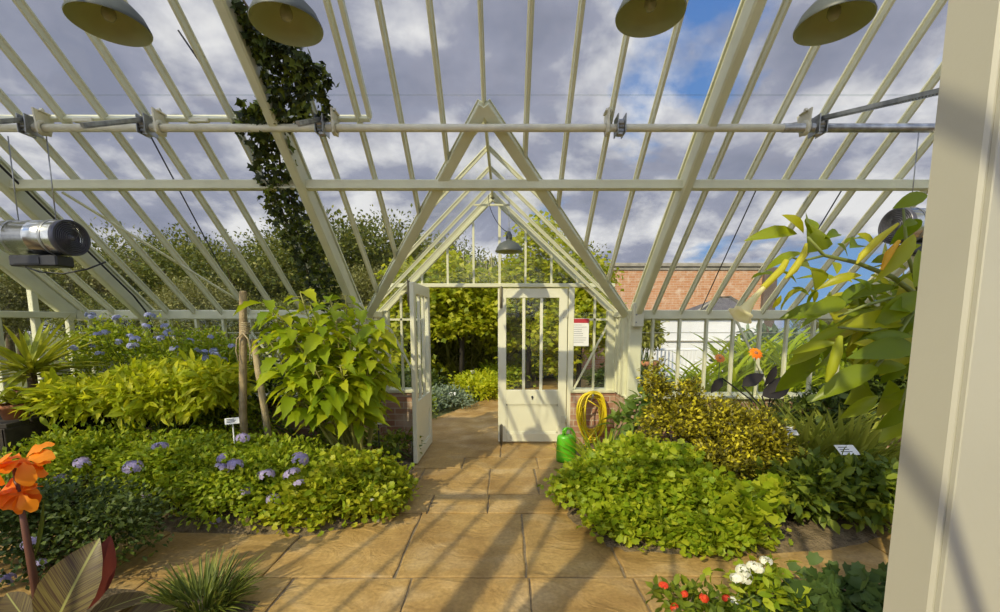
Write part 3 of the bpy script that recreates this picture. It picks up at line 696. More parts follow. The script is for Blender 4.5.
# ---- vent winding shaft
sh0 = atY(500, 128, 3.2); SY, SZ = 3.2, sh0.z
t = thing('vent_winding_shaft', 'long cream painted pipe with brackets crossing below the roof glass', 'pipe', (0, SY, SZ))
mb = MB(); mb.tube([(XL+.02, SY, SZ), (XR-.02, SY, SZ)], .026, 14); build('pipe', mb, PIPE, t)
mb = MB(); mb.tube([(atY(783, 128, SY).x, SY, SZ), (XR-.03, SY, SZ)], .029, 14); build('sleeve', mb, STEEL, t)
for px, sgn in ((30, -1), (147, -1), (322, -1), (620, 1), (818, 1)):
    x = atY(px, 128, SY).x
    mb = MB(); b = x-sgn*.09
    mb.add([(b-.006, SY-.06, SZ+.11), (b-.006, SY+.09, SZ+.11+.0), (b-.006, SY+.05, SZ-.04), (b-.006, SY-.04, SZ-.04), (b+.006, SY-.06, SZ+.11), (b+.006, SY+.09, SZ+.11), (b+.006, SY+.05, SZ-.04), (b+.006, SY-.04, SZ-.04)], [(0,1,2,3),(7,6,5,4),(0,4,5,1),(1,5,6,2),(2,6,7,3),(3,7,4,0)])
    mb.box(b-.02, b+.02, SY-.03, SY+.05, SZ+.10, SZ+.11, .002); mb.lathe((b-.012, SY, SZ), [(.031, 0), (.05, 0), (.05, .024), (.031, .024)], 16, (1, 0, 0))
    mb.bar((b, SY+.0, SZ+.11), (b, SY+.01, roofz(SY)-.03), .02, .02, (0, 1, 0))
    build('bracket', mb, PIPE, t)
    mb = MB(); n = 14; prof = []
    for k in range(n*2):
        a = 2*PI*k/(n*2); r = .055 if k % 2 else .043; prof.append((r*math.cos(a), r*math.sin(a)))
    vs = [(x-.018, SY+c, SZ+s) for c, s in prof]+[(x+.018, SY+c, SZ+s) for c, s in prof]; m_ = n*2
    mb.add(vs, [(i, (i+1) % m_, (i+1) % m_+m_, i+m_) for i in range(m_)]+[tuple(range(m_-1, -1, -1)), tuple(range(m_, 2*m_))])
    mb.box(x-.03, x-.022, SY-.06, SY+.06, SZ-.05, SZ+.075, .003); mb.box(x+.022, x+.03, SY-.06, SY+.06, SZ-.05, SZ+.075, .003); build('pinion', mb, STEEL, t)
    el = math.radians(16 if sgn > 0 else 27); d = Vector((0, -math.cos(el), -math.sin(el))); L = {30: .3, 147: .55, 322: .42, 620: .0, 818: 1.0}[px]
    if L:
        a = Vector((x, SY, SZ+.062)); up = Vector((0, -math.sin(el), math.cos(el)))
        mb = MB(); mb.bar(a-d*.35, a+d*L, .022, .022, up)
        k = 0
        while k*.02 < L: q = a+d*(k*.02)-up*.015; mb.bar(q-d*.004, q+d*.004, .02, .01, up); k += 1
        build('toothed_rack', mb, STEEL, t)
# ---- fan heaters
def heater(name, label, c, sgn, cable):
    t = thing(name, label, 'heater', c); c = Vector(c); ax = Vector((1*sgn, -.12, -.02)).normalized(); R = .125
    chrome = mat('polished_steel', (.62, .63, .60), .22, metal=1., var=.15, scale=6)
    mb = MB(); mb.lathe(c, [(R*.93, -.5), (R, -.49), (R, -.25), (R*1.01, -.249), (R*1.01, -.235), (R, -.234), (R, 0)], 36, ax); build('casing', mb, chrome, t)
    mb = MB(); mb.lathe(c, [(R*1.02, -.02), (R*1.03, .0), (R*1.02, .02), (R*.96, .02), (R*.96, -.02)], 36, ax)
    for k in range(9): r = R*(.12+.1*k); mb.lathe(c, [(r, .010), (r+.0045, .016), (r, .022), (r-.0045, .016), (r, .010)], 30, ax)
    u = Vector((0, 0, 1)); w = ax.cross(u).normalized(); u = w.cross(ax)
    for k in range(6):
        a = k*PI/3; d = u*math.cos(a)+w*math.sin(a); mb.tube([c+ax*.014, c+ax*.014+d*R*.95], .003, 5)
    mb.lathe(c, [(0, .022), (.02, .02), (.022, .01)], 12, ax); g = build('grille', mb, mat('grille_wire', (.10, .10, .12), .3, metal=.3), t)
    mb = MB(); mb.lathe(c, [(0, -.06), (R*.9, -.06)], 24, ax, False)
    for k in range(5):
        a = k*2*PI/5; d = u*math.cos(a)+w*math.sin(a); e = u*math.cos(a+.7)+w*math.sin(a+.7); mb.quad(c+ax*-.03+d*.02, c+ax*-.045+d*R*.85, c+ax*-.02+e*R*.85, c+ax*-.01+e*.02)
    build('fan', mb, mat('dark_fan', (.03, .03, .035), .5), g)
    mb = MB(); o = c-Vector((0, 0, R)); xa, xb = sorted((c.x-sgn*.40, c.x-sgn*.05)); mb.box(xa, xb, c.y-.07, c.y+.07, o.z-.085, o.z-.005, .01); mb.box(xa+.04, xb-.12, c.y-.075, c.y-.068, o.z-.07, o.z-.02, .002); build('control_box', mb, BLACK, t)
    for k in (-.42, -.10):
        mb = MB(); p = c+ax*k; mb.lathe(p, [(R+.003, -.012), (R+.006, 0), (R+.003, .012)], 30, ax)
        mb.tube([p+Vector((0, 0, R)), (p.x, p.y, rz(p.y)-.05)], .004, 6)
        build('hanging_chain', mb, STEEL, t)
    if cable:
        mb = MB(); a = Vector((c.x-.3, c.y-.05, o.z-.09)); b = Vector((XC-1.52-2.336+.35, c.y+.1, c.z-.12))
        pts = [a, a+Vector((.15, 0, -.05)), a+Vector((.35, .03, -.04)), b]; 
        mb.tube([a, a+Vector((.1, 0, -.035)), a+Vector((.25, .02, -.045)), a+Vector((.4, .05, -.01)), a+Vector((.5, .1, .05))], .006, 6); build('cable', mb, BLACK, t)
heater('fan_heater', 'polished tubular fan heater hanging under the roof at left', atY(70, 238, 3.28), 1, True)
heater('fan_heater', 'tubular fan heater with black grille half hidden behind the pillar', atY(897, 226, 3.3), -1, False)
# black conduit down left principal
pts = []
xp = XC-1.52-2.336+.10
for y in (3.0, 3.4, 3.8, 4.2, 4.55): pts.append((xp, y, roofz(y)-.10))
pts += [(xp, 4.68, roofz(4.68)-.14), (xp, 4.74, roofz(4.74)-.26), (xp, 4.75, 1.3), (xp, 4.75, .6)]
mb = MB(); mb.tube(pts, .009, 8); tag(build('power_cable', mb, BLACK), 'black cable clipped down the left roof rafter', 'cable')
# blind cords on the roof
for i, (a, b, lab) in enumerate((((178, 30), (238, 118), 'thin dark cord slanting above the winding pipe at upper left'), ((190, 8), (192, 10), None), ((150, 135), (238, 300), 'thin dark cord slanting down the roof left of the ivy'),
                  ((757, 188), (699, 314), 'thin dark cord down the roof over the brick wall'), ((846, 183), (775, 300), 'thin dark cord down the roof above the trumpet flower'))):
    if lab: mb = MB(); mb.tube([onroof(*a, .03), onroof(*b, .03)], .006, 6); tag(build('roof_cord', mb, BLACK), lab, 'cord')
# long white strut at left (roof brace)
mb = MB(); a = onroof(62, 192, -.06); b = onroof(238, 300, -.06); mb.bar(a, b, .022, .012, UPF); tag(build('trim_3', mb, WHITE), 'thin slanting cream brace under the left roof', 'brace', kind='structure')
# ---- notice on the porch pane
a = atY(572.5, 318.5, YF-.03); b = atY(588.5, 346, YF-.03)
t = thing('notice', 'white paper notice with red heading on the porch side pane', 'notice', ((a.x+b.x)/2, YF-.03, b.z))
build('paper', MB().box(a.x, b.x, YF-.032, YF-.028, b.z, a.z), TAGW, t)
W_ = b.x-a.x; H_ = a.z-b.z
build('red_heading', MB().box(a.x+.002, b.x-.002, YF-.0335, YF-.032, a.z-H_*.16, a.z-H_*.01), REDP, t)
for k in range(9):
    mb = MB(); z = a.z-H_*(.24+.078*k)
    mb.box(a.x+.012, a.x+W_*random.uniform(.55, .88), YF-.0335, YF-.032, z, z+.0035); build('text_line', mb, INK, t)
# ---- watering can
g = onfloor(566, 461); g.z = .0
can = mat('green_plastic', (.10, .42, .012), .3, var=.04)
t = thing('watering_can', 'bright green plastic watering can by the coiled yellow hose', 'watering can', g)
def ell(mb, c, prof, n=28, ex=.75):
    m0 = MB(); m0.lathe((0, 0, 0), prof, n); mb.add([(c.x+v[0], c.y+v[1]*ex, c.z+v[2]) for v in m0.v], m0.f, True)
mb = MB(); ell(mb, g, [(0, .002), (.095, .0), (.108, .01), (.11, .05), (.106, .2), (.10, .265), (.09, .285), (.05, .295), (.045, .29), (.04, .26)]); build('body', mb, can, t)
mb = MB(); mb.tube([g+Vector((-.03, -.02, .285)), g+Vector((-.04, -.03, .34)), g+Vector((-.005, -.03, .375)), g+Vector((.05, -.02, .36)), g+Vector((.085, 0, .30)), g+Vector((.10, 0, .22))], [.014, .013, .013, .013, .013, .012], 10); build('handle', mb, can, t)
mb = MB(); mb.tube([g+Vector((.0, .08, .07)), g+Vector((.01, .16, .18)), g+Vector((.02, .22, .27))], [.022, .016, .012], 10); mb.lathe(g+Vector((.02, .22, .27)), [(.012, 0), (.032, .03), (.03, .036), (0, .038)], 16, (.1, .6, .9)); build('spout', mb, can, t)
# ---- hose coil
hm = mat('yellow_hose', (.72, .56, .015), .35, var=.05)
hc = atY(594, 396, YF-.32); t = thing('hose_coil', 'yellow garden hose hanging in long loops on the brick wall', 'hose', (hc.x, YF-.25, 0))
mb = MB()
for k in range(11):
    w = random.uniform(.14, .20); bot = random.uniform(.06, .22); ph = random.uniform(-.03, .03); yy = YF-.10-.014*k; top = .64+random.uniform(-.03, .03)
    pts = []
    for i in range(33):
        u = i/32*2*PI; ss = math.sin(u); zc = (top+bot)/2; z = zc+(top-bot)/2*math.cos(u)
        xx = w*(abs(ss)**.8)*(1 if ss > 0 else -1)*(1.0-.35*(top-z)/(top-bot))
        pts.append((hc.x+xx+ph+math.sin(u*2+k)*.01, yy-.04*abs(ss)+.01*math.sin(3*u+k), z))
    mb.tube(pts, .0095, 7, False)
mb.tube([(hc.x-.12, YF-.2, .45), (hc.x-.05, YF-.24, .58), (hc.x+.08, YF-.22, .50), (hc.x+.1, YF-.22, .3), (hc.x-.05, YF-.3, .12), (hc.x-.12, YF-.42, .06), (hc.x+.02, YF-.6, .07)], .0095, 7)
build('hose', mb, hm, t)
mb = MB(); mb.tube([(hc.x, YF-.04, .63), (hc.x, YF-.26, .60), (hc.x, YF-.27, .66)], .008, 8); mb.box(hc.x-.03, hc.x+.03, YF-.06, YF-.05, .56, .66, .004); build('hook', mb, STEEL, t)
# ---- stakes with rope
s0 = atY(246, 460, 3.75); st_top = atY(243, 291, 3.75); s1 = atY(270, 450, 3.8); s1t = atY(252, 345, 3.78)
t = thing('tree_stake', 'thick upright wooden stake beside the tall leafy datura', 'stake', (s0.x, 3.75, 0))
mb = MB(); mb.tube([(s0.x, 3.75, 0), (s0.x+.002, 3.75, .7), (st_top.x, 3.75, st_top.z-.01), (st_top.x, 3.75, st_top.z)], [.032, .031, .029, .024], 12); build('pole', mb, WOODS, t)
mb = MB(); zr_ = atY(243, 333, 3.75).z
for k in range(6):
    mb.lathe((st_top.x, 3.75, zr_+.017*k), [(.034, -.007), (.042, 0), (.034, .007)], 14, (.08, 0, 1))
for dx in (-.05, .045): mb.tube([(st_top.x, 3.71, zr_), (st_top.x+dx, 3.70, zr_-.05), (st_top.x+dx*1.3, 3.70, zr_-.15), (st_top.x+dx, 3.70, zr_-.24)], .006, 6)
build('rope', mb, ROPE, t)
t = thing('tree_stake', 'second wooden stake leaning against the upright stake', 'stake', (s1.x, 3.85, 0))
mb = MB(); e = Vector((s1.x, 3.85, 0)); f = Vector((s1t.x, 3.80, s1t.z+.05)); mb.tube([e, e.lerp(f, .5)+Vector((.008, 0, 0)), f], [.03, .029, .026], 12); build('pole', mb, mat('pale_stake', (.34, .27, .14), .8, scale=14, col2=(.46, .37, .22), bump=.5), t)
# ---- labels
def plant_label(name, label, px, py, Y, w=.10, h=.065, post=TAGW, tilt=.6, zb=.04, rz_=0):
    p = atY(px, py, Y); t = thing(name, label, 'plant label', (p.x, Y, zb))
    mb = MB(); c, s = math.cos(tilt), math.sin(tilt); r = Vector((math.cos(rz_), math.sin(rz_), 0)); u = Vector((-math.sin(rz_)*s*1, math.cos(rz_)*s, c)); n = r.cross(u)
    q = [p-r*w/2-u*h/2, p+r*w/2-u*h/2, p+r*w/2+u*h/2, p-r*w/2+u*h/2]; k = n*.002
    mb.add([a-k for a in q]+[a+k for a in q], [(0,1,2,3),(7,6,5,4),(0,4,5,1),(1,5,6,2),(2,6,7,3),(3,7,4,0)]); build('plate', mb, TAGW, t)
    mb = MB()
    for j in range(3):
        a = p-r*w*.38+u*(h*.25-h*.22*j)+n*.0035; b = a+r*w*random.uniform(.45, .75); mb.bar(a, b, .006, .0015, n)
    build('lettering', mb, INK, t)
    mb = MB(); mb.tube([(p.x, Y+.01, zb-.06), (p.x, Y+.008, p.z-.02)], .006, 6); build('post', mb, post, t)
plant_label('plant_label', 'small white plant label among the blue flowers left of the stakes', 232, 421, 3.45, tilt=.9, rz_=.6)
plant_label('plant_label', 'white label on a black post beside the open door', 378, 421, 4.15, .085, .07, BLACK, .5)
plant_label('plant_label', 'white plant label in the grassy leaves behind the croton', 789, 431, 3.6, .13, .09, TAGW, .9)
plant_label('plant_label', 'white plant label nearest the broad pillar', 847, 450, 3.3, .15, .1, TAGW, 1.0)
plant_label('plant_label', 'small white label outside, seen through the open doorway', 452, 394, 7.6, .12, .07, TAGW, .6, 0)
plant_label('plant_label', 'white label outside, farther back, right of the dark trunk', 474, 372, 9.6, .16, .08, TAGW, .6, 0)
# ---- staging bench with pots at left
t = thing('staging_bench', 'low dark timber staging carrying pots at the far left', 'bench', (-4.3, 3.9, 0))
mb = MB()
for k in range(7): mb.box(-4.70, -3.78, 3.22+.19*k, 3.22+.19*k+.17, .70, .735, .004)
build('slatted_top', mb, DARKW, t)
for x in (-4.66, -3.84):
    for y in (3.28, 4.48):
        build('leg', MB().box(x-.03, x+.03, y-.03, y+.03, .0, .70, .004), DARKW, t)
build('front_board', MB().box(-4.70, -3.78, 3.2, 3.225, .45, .70, .004), DARKW, t)
build('side_board', MB().box(-3.80, -3.775, 3.2, 4.53, .40, .70, .004), DARKW, t)
def pot(t, c, r, h, m=TERRA):
    c = Vector(c); mb = MB(); mb.lathe(c, [(0, 0), (r*.68, 0), (r*.93, h*.74), (r, h*.75), (r*1.03, h), (r*.93, h), (r*.9, h*.88)], 24); build('pot', mb, m, t)
    mb = MB(); mb.lathe(c, [(0, h*.87), (r*.9, h*.86)], 20); build('potting_soil', mb, SOIL, t)
yc = Vector((-4.12, 3.75, .735)); t = thing('potted_yucca', 'spiky yellow-green yucca in a clay pot on the dark staging', 'potted plant', yc)
pot(t, yc, .13, .19)
n = 75; dz = rng.random(n)*1.25-.25; ph = rng.random(n)*2*PI; d = np.stack([np.cos(ph)*np.cos(dz), np.sin(ph)*np.cos(dz), np.sin(dz)], 1)
pos = np.array([yc.x, yc.y, yc.z+.28])+d*.03+np.stack([np.zeros(n), np.zeros(n), rng.random(n)*.12], 1)
V, Fc, U = leaf_arrays(T_BLADE, pos, d, np.tile([0., 0, 1], (n, 1))+d*.01, .46+.16*rng.random(n), .9); np_build('foliage', V, Fc, G_YUC, t)
build('stem', MB().tube([yc+Vector((0, 0, .15)), yc+Vector((0, 0, .38))], [.035, .03], 8), BARK, t)
for (x, y, r, h, lab, sz, nn) in ((-3.93, 3.42, .10, .12, 'clay pot of pale rosette succulents on the front of the staging', .09, 60), (-3.88, 3.98, .12, .13, 'broad clay pot of small leafy herbs behind the succulents', .10, 120), (-4.45, 3.38, .10, .12, 'clay pot of trailing green leaves at the left picture edge', .10, 90)):
    c = Vector((x, y, .735)); t = thing('potted_plant', lab, 'potted plant', c); pot(t, c, r, h)
    d = rdir(nn); d[:, 2] = abs(d[:, 2])*.8; V, Fc, U = leaf_arrays(T_OVAL, np.array(c)+[0, 0, h+.01]+d*r*.5, d, np.tile([0., 0, 1], (nn, 1))+d*.2, sz); np_build('foliage', V, Fc, G_YUC if nn == 60 else G_MID, t)
# ================================================================== PLANTS INSIDE, LEFT
def blob(px, py, Y, rx, ry, rz2): p = atY(px, py, Y); return ((p.x, p.y, p.z), (rx, ry, rz2))
t, tips = shrub('plumbago_shrub', 'tall shrub dotted with pale blue flower heads at left', 'shrub', (-2.9, 4.3, .03),
    [blob(190, 385, 4.35, .75, .35, .42), blob(130, 370, 4.4, .5, .3, .35), blob(215, 425, 4.2, .45, .35, .4), blob(150, 430, 4.2, .6, .3, .4), blob(205, 362, 4.3, .4, .25, .3), blob(110, 350, 4.4, .35, .2, .25)], 620, 30, .06, T_SMALL, .042, G_GERAN, nst=26)
fl = []
for px, py in ((90, 317), (117, 318), (146, 326), (165, 326), (106, 332), (118, 342), (133, 346), (157, 339), (170, 337), (91, 346), (190, 341), (197, 350), (205, 358), (188, 363), (122, 371), (216, 355), (211, 337), (180, 388), (232, 346), (240, 384), (150, 316), (196, 389), (229, 376), (224, 360), (217, 403)):
    fl.append(atY(px, py, 4.0+random.uniform(-.05, .2)))
fl += [p+Vector((rng.normal()*.12, rng.normal()*.06, rng.normal()*.10)) for p in fl[:14]]
heads(t, H_PLUM, fl, (.55, .95))
# tips carrying the flowers
mb = MB()
for p in fl: mb.tube([Vector((p.x*.97-.05, p.y+.12, p.z-.35)), Vector((p.x, p.y+.04, p.z-.12)), p], [.004, .003, .002], 4)
build('flower_stalks', mb, GSTEM, t)
arr = cloud([((p.x, p.y+.06, p.z-.1), (.07, .06, .1)) for p in fl], 100, 5, .03, T_SMALL, .045)[0]; np_build('upper_leaves', arr[0], arr[1], G_GERAN, t)
def pinnate_cloud(blobs, n, L):
    """fronds with paired leaflets"""
    arr, tips = cloud(blobs, n, 1, .01, T_SMALL, .01); c = np.array([b[0] for b in blobs]).mean(0)
    arrs = []; P = tips; d = norm(P-c+rng.normal(size=P.shape)*.35*np.linalg.norm(P-c, axis=1, keepdims=True)); d[:, 2] += .15; d = norm(d)
    up = np.tile([0., 0, 1.], (len(P), 1)); r = norm(np.cross(d, up)); nn = norm(np.cross(r, d))
    for k in range(6):
        s_ = L*(.1+.15*k); q = P+d*s_-nn*(s_*s_*.9)[None] if False else P+d*s_-np.array([0, 0, 1])*(s_*s_*.9)
        for sg in (-1, 1): arrs.append(leaf_arrays(T_OVAL, q, r*sg+d*.7, nn+rng.normal(size=P.shape)*.15, L*.42*(1-.07*k), 1.35))
    arrs.append(leaf_arrays(T_OVAL, P+d*L*.95, d, nn, L*.4, 1.2))
    return merge(arrs), tips
def fern_shrub(name, label, base, blobs, n, L, lm):
    t = thing(name, label, 'shrub', base); (V, Fc, U), tips = pinnate_cloud(blobs, n, L); np_build('foliage', V, Fc, lm, t); build('stems', stems_mb(base, tips, .01, 16), GSTEM, t); return t
shrub('senna_shrub', 'bright lime green leafy shrub in front of the dark staging', 'shrub', (-3.05, 3.7, .03), [blob(120, 402, 3.75, .55, .3, .17), blob(75, 404, 3.6, .25, .22, .15), blob(175, 402, 3.8, .45, .25, .2), blob(210, 388, 3.85, .25, .2, .2), blob(150, 385, 3.9, .25, .2, .14)], 420, 16, .05, T_LONG, .10, G_BRIGHT, droop=.15, nst=18)
t, tips = shrub('heliotrope_bush', 'mid green bush with scattered mauve heads along the left path edge', 'bush', (-2.7, 3.35, .03),
    [blob(110, 460, 3.4, .62, .28, .2), blob(185, 465, 3.4, .5, .3, .2), blob(60, 470, 3.3, .4, .3, .25), blob(220, 480, 3.3, .35, .28, .2), blob(150, 495, 3.25, .4, .25, .2)], 520, 30, .05, T_SMALL, .044, G_GERAN, nst=20)
heads(t, H_AGER, [atY(px, py, 3.08) for px, py in ((82, 463), (133, 467), (101, 493), (61, 478), (147, 497), (222, 458), (236, 465), (174, 530), (217, 522), (243, 438), (160, 447))], (1.0, 1.7))
t, tips = shrub('ageratum_bush', 'bush with loose mauve blue flower tufts left of the golden geranium', 'bush', (-1.95, 3.3, .03),
    [blob(262, 485, 3.35, .42, .3, .22), blob(235, 500, 3.2, .3, .22, .16), blob(290, 470, 3.5, .3, .25, .2), blob(255, 462, 3.6, .3, .2, .18)], 330, 30, .05, T_SMALL, .046, G_GERAN, nst=16)
heads(t, H_AGER, [atY(px, py, 3.08) for px, py in ((266, 475), (292, 474), (300, 484), (275, 500), (217, 522), (268, 529), (300, 459), (232, 464), (222, 468), (246, 492), (221, 530), (310, 520))], (1.1, 1.9))
t, tips = shrub('golden_geranium', 'rounded golden green leafy bush left of the path to the door', 'bush', (-1.32, 3.35, .03),
    [blob(345, 500, 3.35, .42, .36, .30), blob(380, 495, 3.5, .22, .25, .24), blob(310, 510, 3.2, .25, .22, .2)], 330, 34, .05, T_LOBE, .042, G_GERAN2, nst=14)
heads(t, H_WHITE, [atY(px, py, 3.05) for px, py in ((377, 520), (366, 530), (372, 500))], (.45, .7), 'flower')
t, tips = shrub('shaded_catmint', 'dark grey-green small-leaved bush at the lower left', 'bush', (-2.75, 2.45, .03),
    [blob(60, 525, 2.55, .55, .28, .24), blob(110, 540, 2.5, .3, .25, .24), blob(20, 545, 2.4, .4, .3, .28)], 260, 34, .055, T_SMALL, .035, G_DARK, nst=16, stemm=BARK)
heads(t, H_AGER, [atY(px, py, 2.2) for px, py in ((40, 563), (5, 580), (30, 543))], (.8, 1.2))
# datura / tree with large toothed leaves
def branchy(name, label, cat, base, tops, T, lsize, lm, per, r0=.02, stemm=None, droop=.5, extra=None):
    t = thing(name, label, cat, base); mb = MB(); P, D = [], []
    base = Vector(base)
    for tp in tops:
        tp = Vector(tp); a = base+Vector((rng.normal()*.03, rng.normal()*.03, 0)); mid = a.lerp(tp, .5)+Vector((rng.normal()*.05, rng.normal()*.05, .05))
        pts = [a.lerp(mid, u/3).lerp(mid.lerp(tp, u/3), u/3*.5) if False else (a*(1-v)**2+mid*2*v*(1-v)+tp*v*v) for v, u in [(i/6, i) for i in range(7)]]
        mb.tube(pts, [r0*(1-.75*i/6) for i in range(7)], 7)
        for k in range(per):
            v = .58+.42*(k+.5)/per; p = a*(1-v)**2+mid*2*v*(1-v)+tp*v*v
            ph = k*2.4+rng.random()*.8; d = Vector((math.cos(ph), math.sin(ph), .25+rng.normal()*.2)).normalized()
            pe = p+d*lsize*.25; mb.tube([p, pe], .0035, 4, False); P.append(pe); D.append(Vector((d.x, d.y, d.z*.5-droop*(.4+rng.random()))))
    P = np.array(P); D = np.array(D); n = len(P); nm = np.tile([0., 0, 1.], (n, 1))+rng.normal(size=(n, 3))*.3+D*.2
    V, Fc, U = leaf_arrays(T, P, D, nm, lsize*(.55+.7*rng.random(n))); np_build('foliage', V, Fc, lm, t, smooth=True); build('stems', mb, stemm or GSTEM, t); return t
b = (-1.36, 3.95, .03)
tops = [atY(px, py, Y) for px, py, Y in ((300, 292, 3.7), (330, 298, 3.9), (275, 310, 3.6), (360, 310, 4.0), (265, 335, 3.6), (290, 330, 3.5), (320, 325, 3.6), (350, 335, 3.7), (375, 330, 3.9), (280, 365, 3.5), (310, 360, 3.45), (340, 365, 3.5), (370, 360, 3.7), (365, 385, 3.75), (290, 395, 3.55), (320, 385, 3.5), (345, 392, 3.6), (382, 365, 3.9), (310, 305, 4.1), (345, 295, 4.1), (265, 300, 3.6), (380, 320, 3.9), (300, 345, 3.6), (335, 312, 3.7), (360, 345, 3.7))]
branchy('datura_plant', 'tall datura with big drooping yellow-green leaves by the two stakes', 'plant', b, tops, T_DATURA, .20, G_DAT, 24, .018, mat('pale_green_branch', (.28, .27, .07), .6, var=.2), .25)
t, tips = shrub('low_creeper', 'sparse green creeper at the foot of the brick wall left of the door', 'plant', (-1.15, 4.5, .03), [((-1.2, 4.55, .15), (.25, .15, .15)), ((-1.7, 4.5, .2), (.35, .15, .18))], 50, 12, .05, T_OVAL, .07, G_MID, nst=8)
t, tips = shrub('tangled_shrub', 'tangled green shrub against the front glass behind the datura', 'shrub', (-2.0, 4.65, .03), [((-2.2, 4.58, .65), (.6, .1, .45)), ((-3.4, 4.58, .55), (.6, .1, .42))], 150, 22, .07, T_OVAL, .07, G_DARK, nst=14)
# canna, lower left
cb = onfloor(35, 612); cb = Vector((-2.05, 1.85, .03))
cx0 = atY(30, 560, 1.85)
t = thing('orange_canna', 'canna with orange ruffled flowers and striped bronze leaves, lower left corner', 'flower', (cx0.x, 1.85, .02))
top = atY(13, 462, 1.85)
mb = MB(); mb.tube([(cx0.x+.02, 1.85, .0), (cx0.x, 1.85, .5), (top.x, 1.85, top.z)], [.018, .014, .007], 10); build('stem', mb, mat('wine_stem', (.14, .06, .04), .5), t)
T_PETAL = template([(0, .03), (.1, .08), (.2, .15), (.32, .24), (.45, .32), (.58, .37), (.7, .385), (.8, .36), (.88, .30), (.95, .2), (1, .06)], .12, .55)
def petals(c, ns, size, spread=1.):
    d = rdir(ns); d[:, 2] = d[:, 2]*.5; d = norm(d); nm = np.tile([0., -.6, 1.], (ns, 1))+rng.normal(size=(ns, 3))*.35
    V, Fc, U = leaf_arrays(T_PETAL, np.array(c)+d*.01, d, nm, size*(.8+.4*rng.random(ns))); V = V+np.stack([0*V[:, 0], np.sin(V[:, 0]*140)*.004, np.sin(V[:, 0]*110+V[:, 1]*90)*.006], 1)*(np.abs(U[:, 0:1])*3); return V, Fc, U
for px, py, s_ in ((2, 464, .10), (24, 460, .08), (-3, 492, .10), (19, 494, .08)):
    V, Fc, U = petals(atY(px, py, 1.83), 8, s_); np_build('flower', V, Fc, P_ORANGE, t, smooth=True)
T_CANNA = template([(0, 0), (.06, .06), (.18, .15), (.34, .225), (.5, .245), (.66, .22), (.82, .14), (.93, .06), (1, 0)], .16, .12)
def onelf(par, a, b, nrm, ws, lm, T=T_CANNA, name='leaf'):
    a = np.array(a); b = np.array(b); L = np.linalg.norm(b-a); V, Fc, U = leaf_arrays(T, a[None], (b-a)[None], np.array([nrm], float), L, ws); return np_build(name, V, Fc, lm, par, uv=U, smooth=True)
Yc = 1.6
onelf(t, atY(48, 640, 1.62), atY(92, 540, 1.75), (.25, -1, .5), 1.15, G_CANNA)
onelf(t, atY(84, 612, 1.78), atY(110, 538, 1.85), (.8, -.9, .2), .75, G_CANR)
onelf(t, atY(85, 618, 1.7), atY(150, 590, 1.9), (.1, -.5, .9), .9, G_CANNA)
onelf(t, atY(90, 632, 1.7), atY(178, 603, 1.9), (.1, -.5, .9), .7, G_CANNA)
onelf(t, atY(30, 625, 1.65), atY(2, 590, 1.75), (.2, -.6, .8), .8, G_CANNA)
onelf(t, atY(33, 560, 1.86), atY(46, 500, 1.9), (1, -.5, .2), .12, G_GRASS)
# grass clump
def tuft(name, label, base, n, L, lm, T=T_STRAP, ws=1., spread=.1, lean=.55, cat='grass'):
    t = thing(name, label, cat, base); ph = rng.random(n)*2*PI; th = np.abs(rng.normal(size=n))*lean
    d = np.stack([np.cos(ph)*np.sin(th), np.sin(ph)*np.sin(th), np.cos(th)], 1); r = rng.random(n)**.5*spread
    pos = np.array(base)+np.stack([np.cos(ph)*r, np.sin(ph)*r, np.zeros(n)], 1)
    nm = np.stack([-np.cos(ph)*0-np.cos(ph)*.9, -np.sin(ph)*.9, np.full(n, .5)], 1)
    V, Fc, U = leaf_arrays(T, pos, d, -nm*0+np.stack([-np.cos(ph)*np.cos(th), -np.sin(ph)*np.cos(th), np.sin(th)+.05], 1), L*(.6+.6*rng.random(n)), ws); np_build('foliage', V, Fc, lm, t); return t
tuft('grass_clump', 'fine arching green grass tuft at the bottom left of the path', (onfloor(205, 607).x, 2.13, .02), 420, .19, G_GRASS, spread=.16, lean=.6, ws=1.0)
# ================================================================== PLANTS INSIDE, RIGHT
t, tips = shrub('scented_geranium', 'large bright green scalloped-leaf bush beside the yellow hose', 'bush', (1.05, 3.3, .03),
    [blob(602, 492, 3.3, .30, .3, .20), blob(645, 488, 3.3, .42, .35, .28), blob(640, 466, 3.7, .33, .25, .18), blob(690, 505, 3.1, .40, .28, .24), blob(640, 522, 2.95, .3, .2, .14), blob(715, 527, 2.85, .3, .2, .12)], 900, 34, .05, T_LOBE, .046, G_GERAN, nst=24)
mb = MB(); 
arr = cloud([blob(760, 500, 2.75, .12, .1, .07), blob(745, 512, 2.75, .15, .1, .06), blob(770, 493, 2.75, .06, .06, .04)], 16, 8, .04, T_LOBE, .09)[0]; np_build('outer_leaves', arr[0], arr[1], G_GERAN, t)
for k in range(9):
    a = atY(690, 520, 2.9); b2 = atY(735+k*5, 520-k*3.5, 2.75); mb.tube([a, a.lerp(b2, .5)+Vector((0, 0, .04)), b2], .004, 5)
build('runners', mb, GSTEM, t)
V, Fc, U = petals(atY(603, 451, 3.75), 5, .03); np_build('flower', V, Fc, P_ORANGE, t)
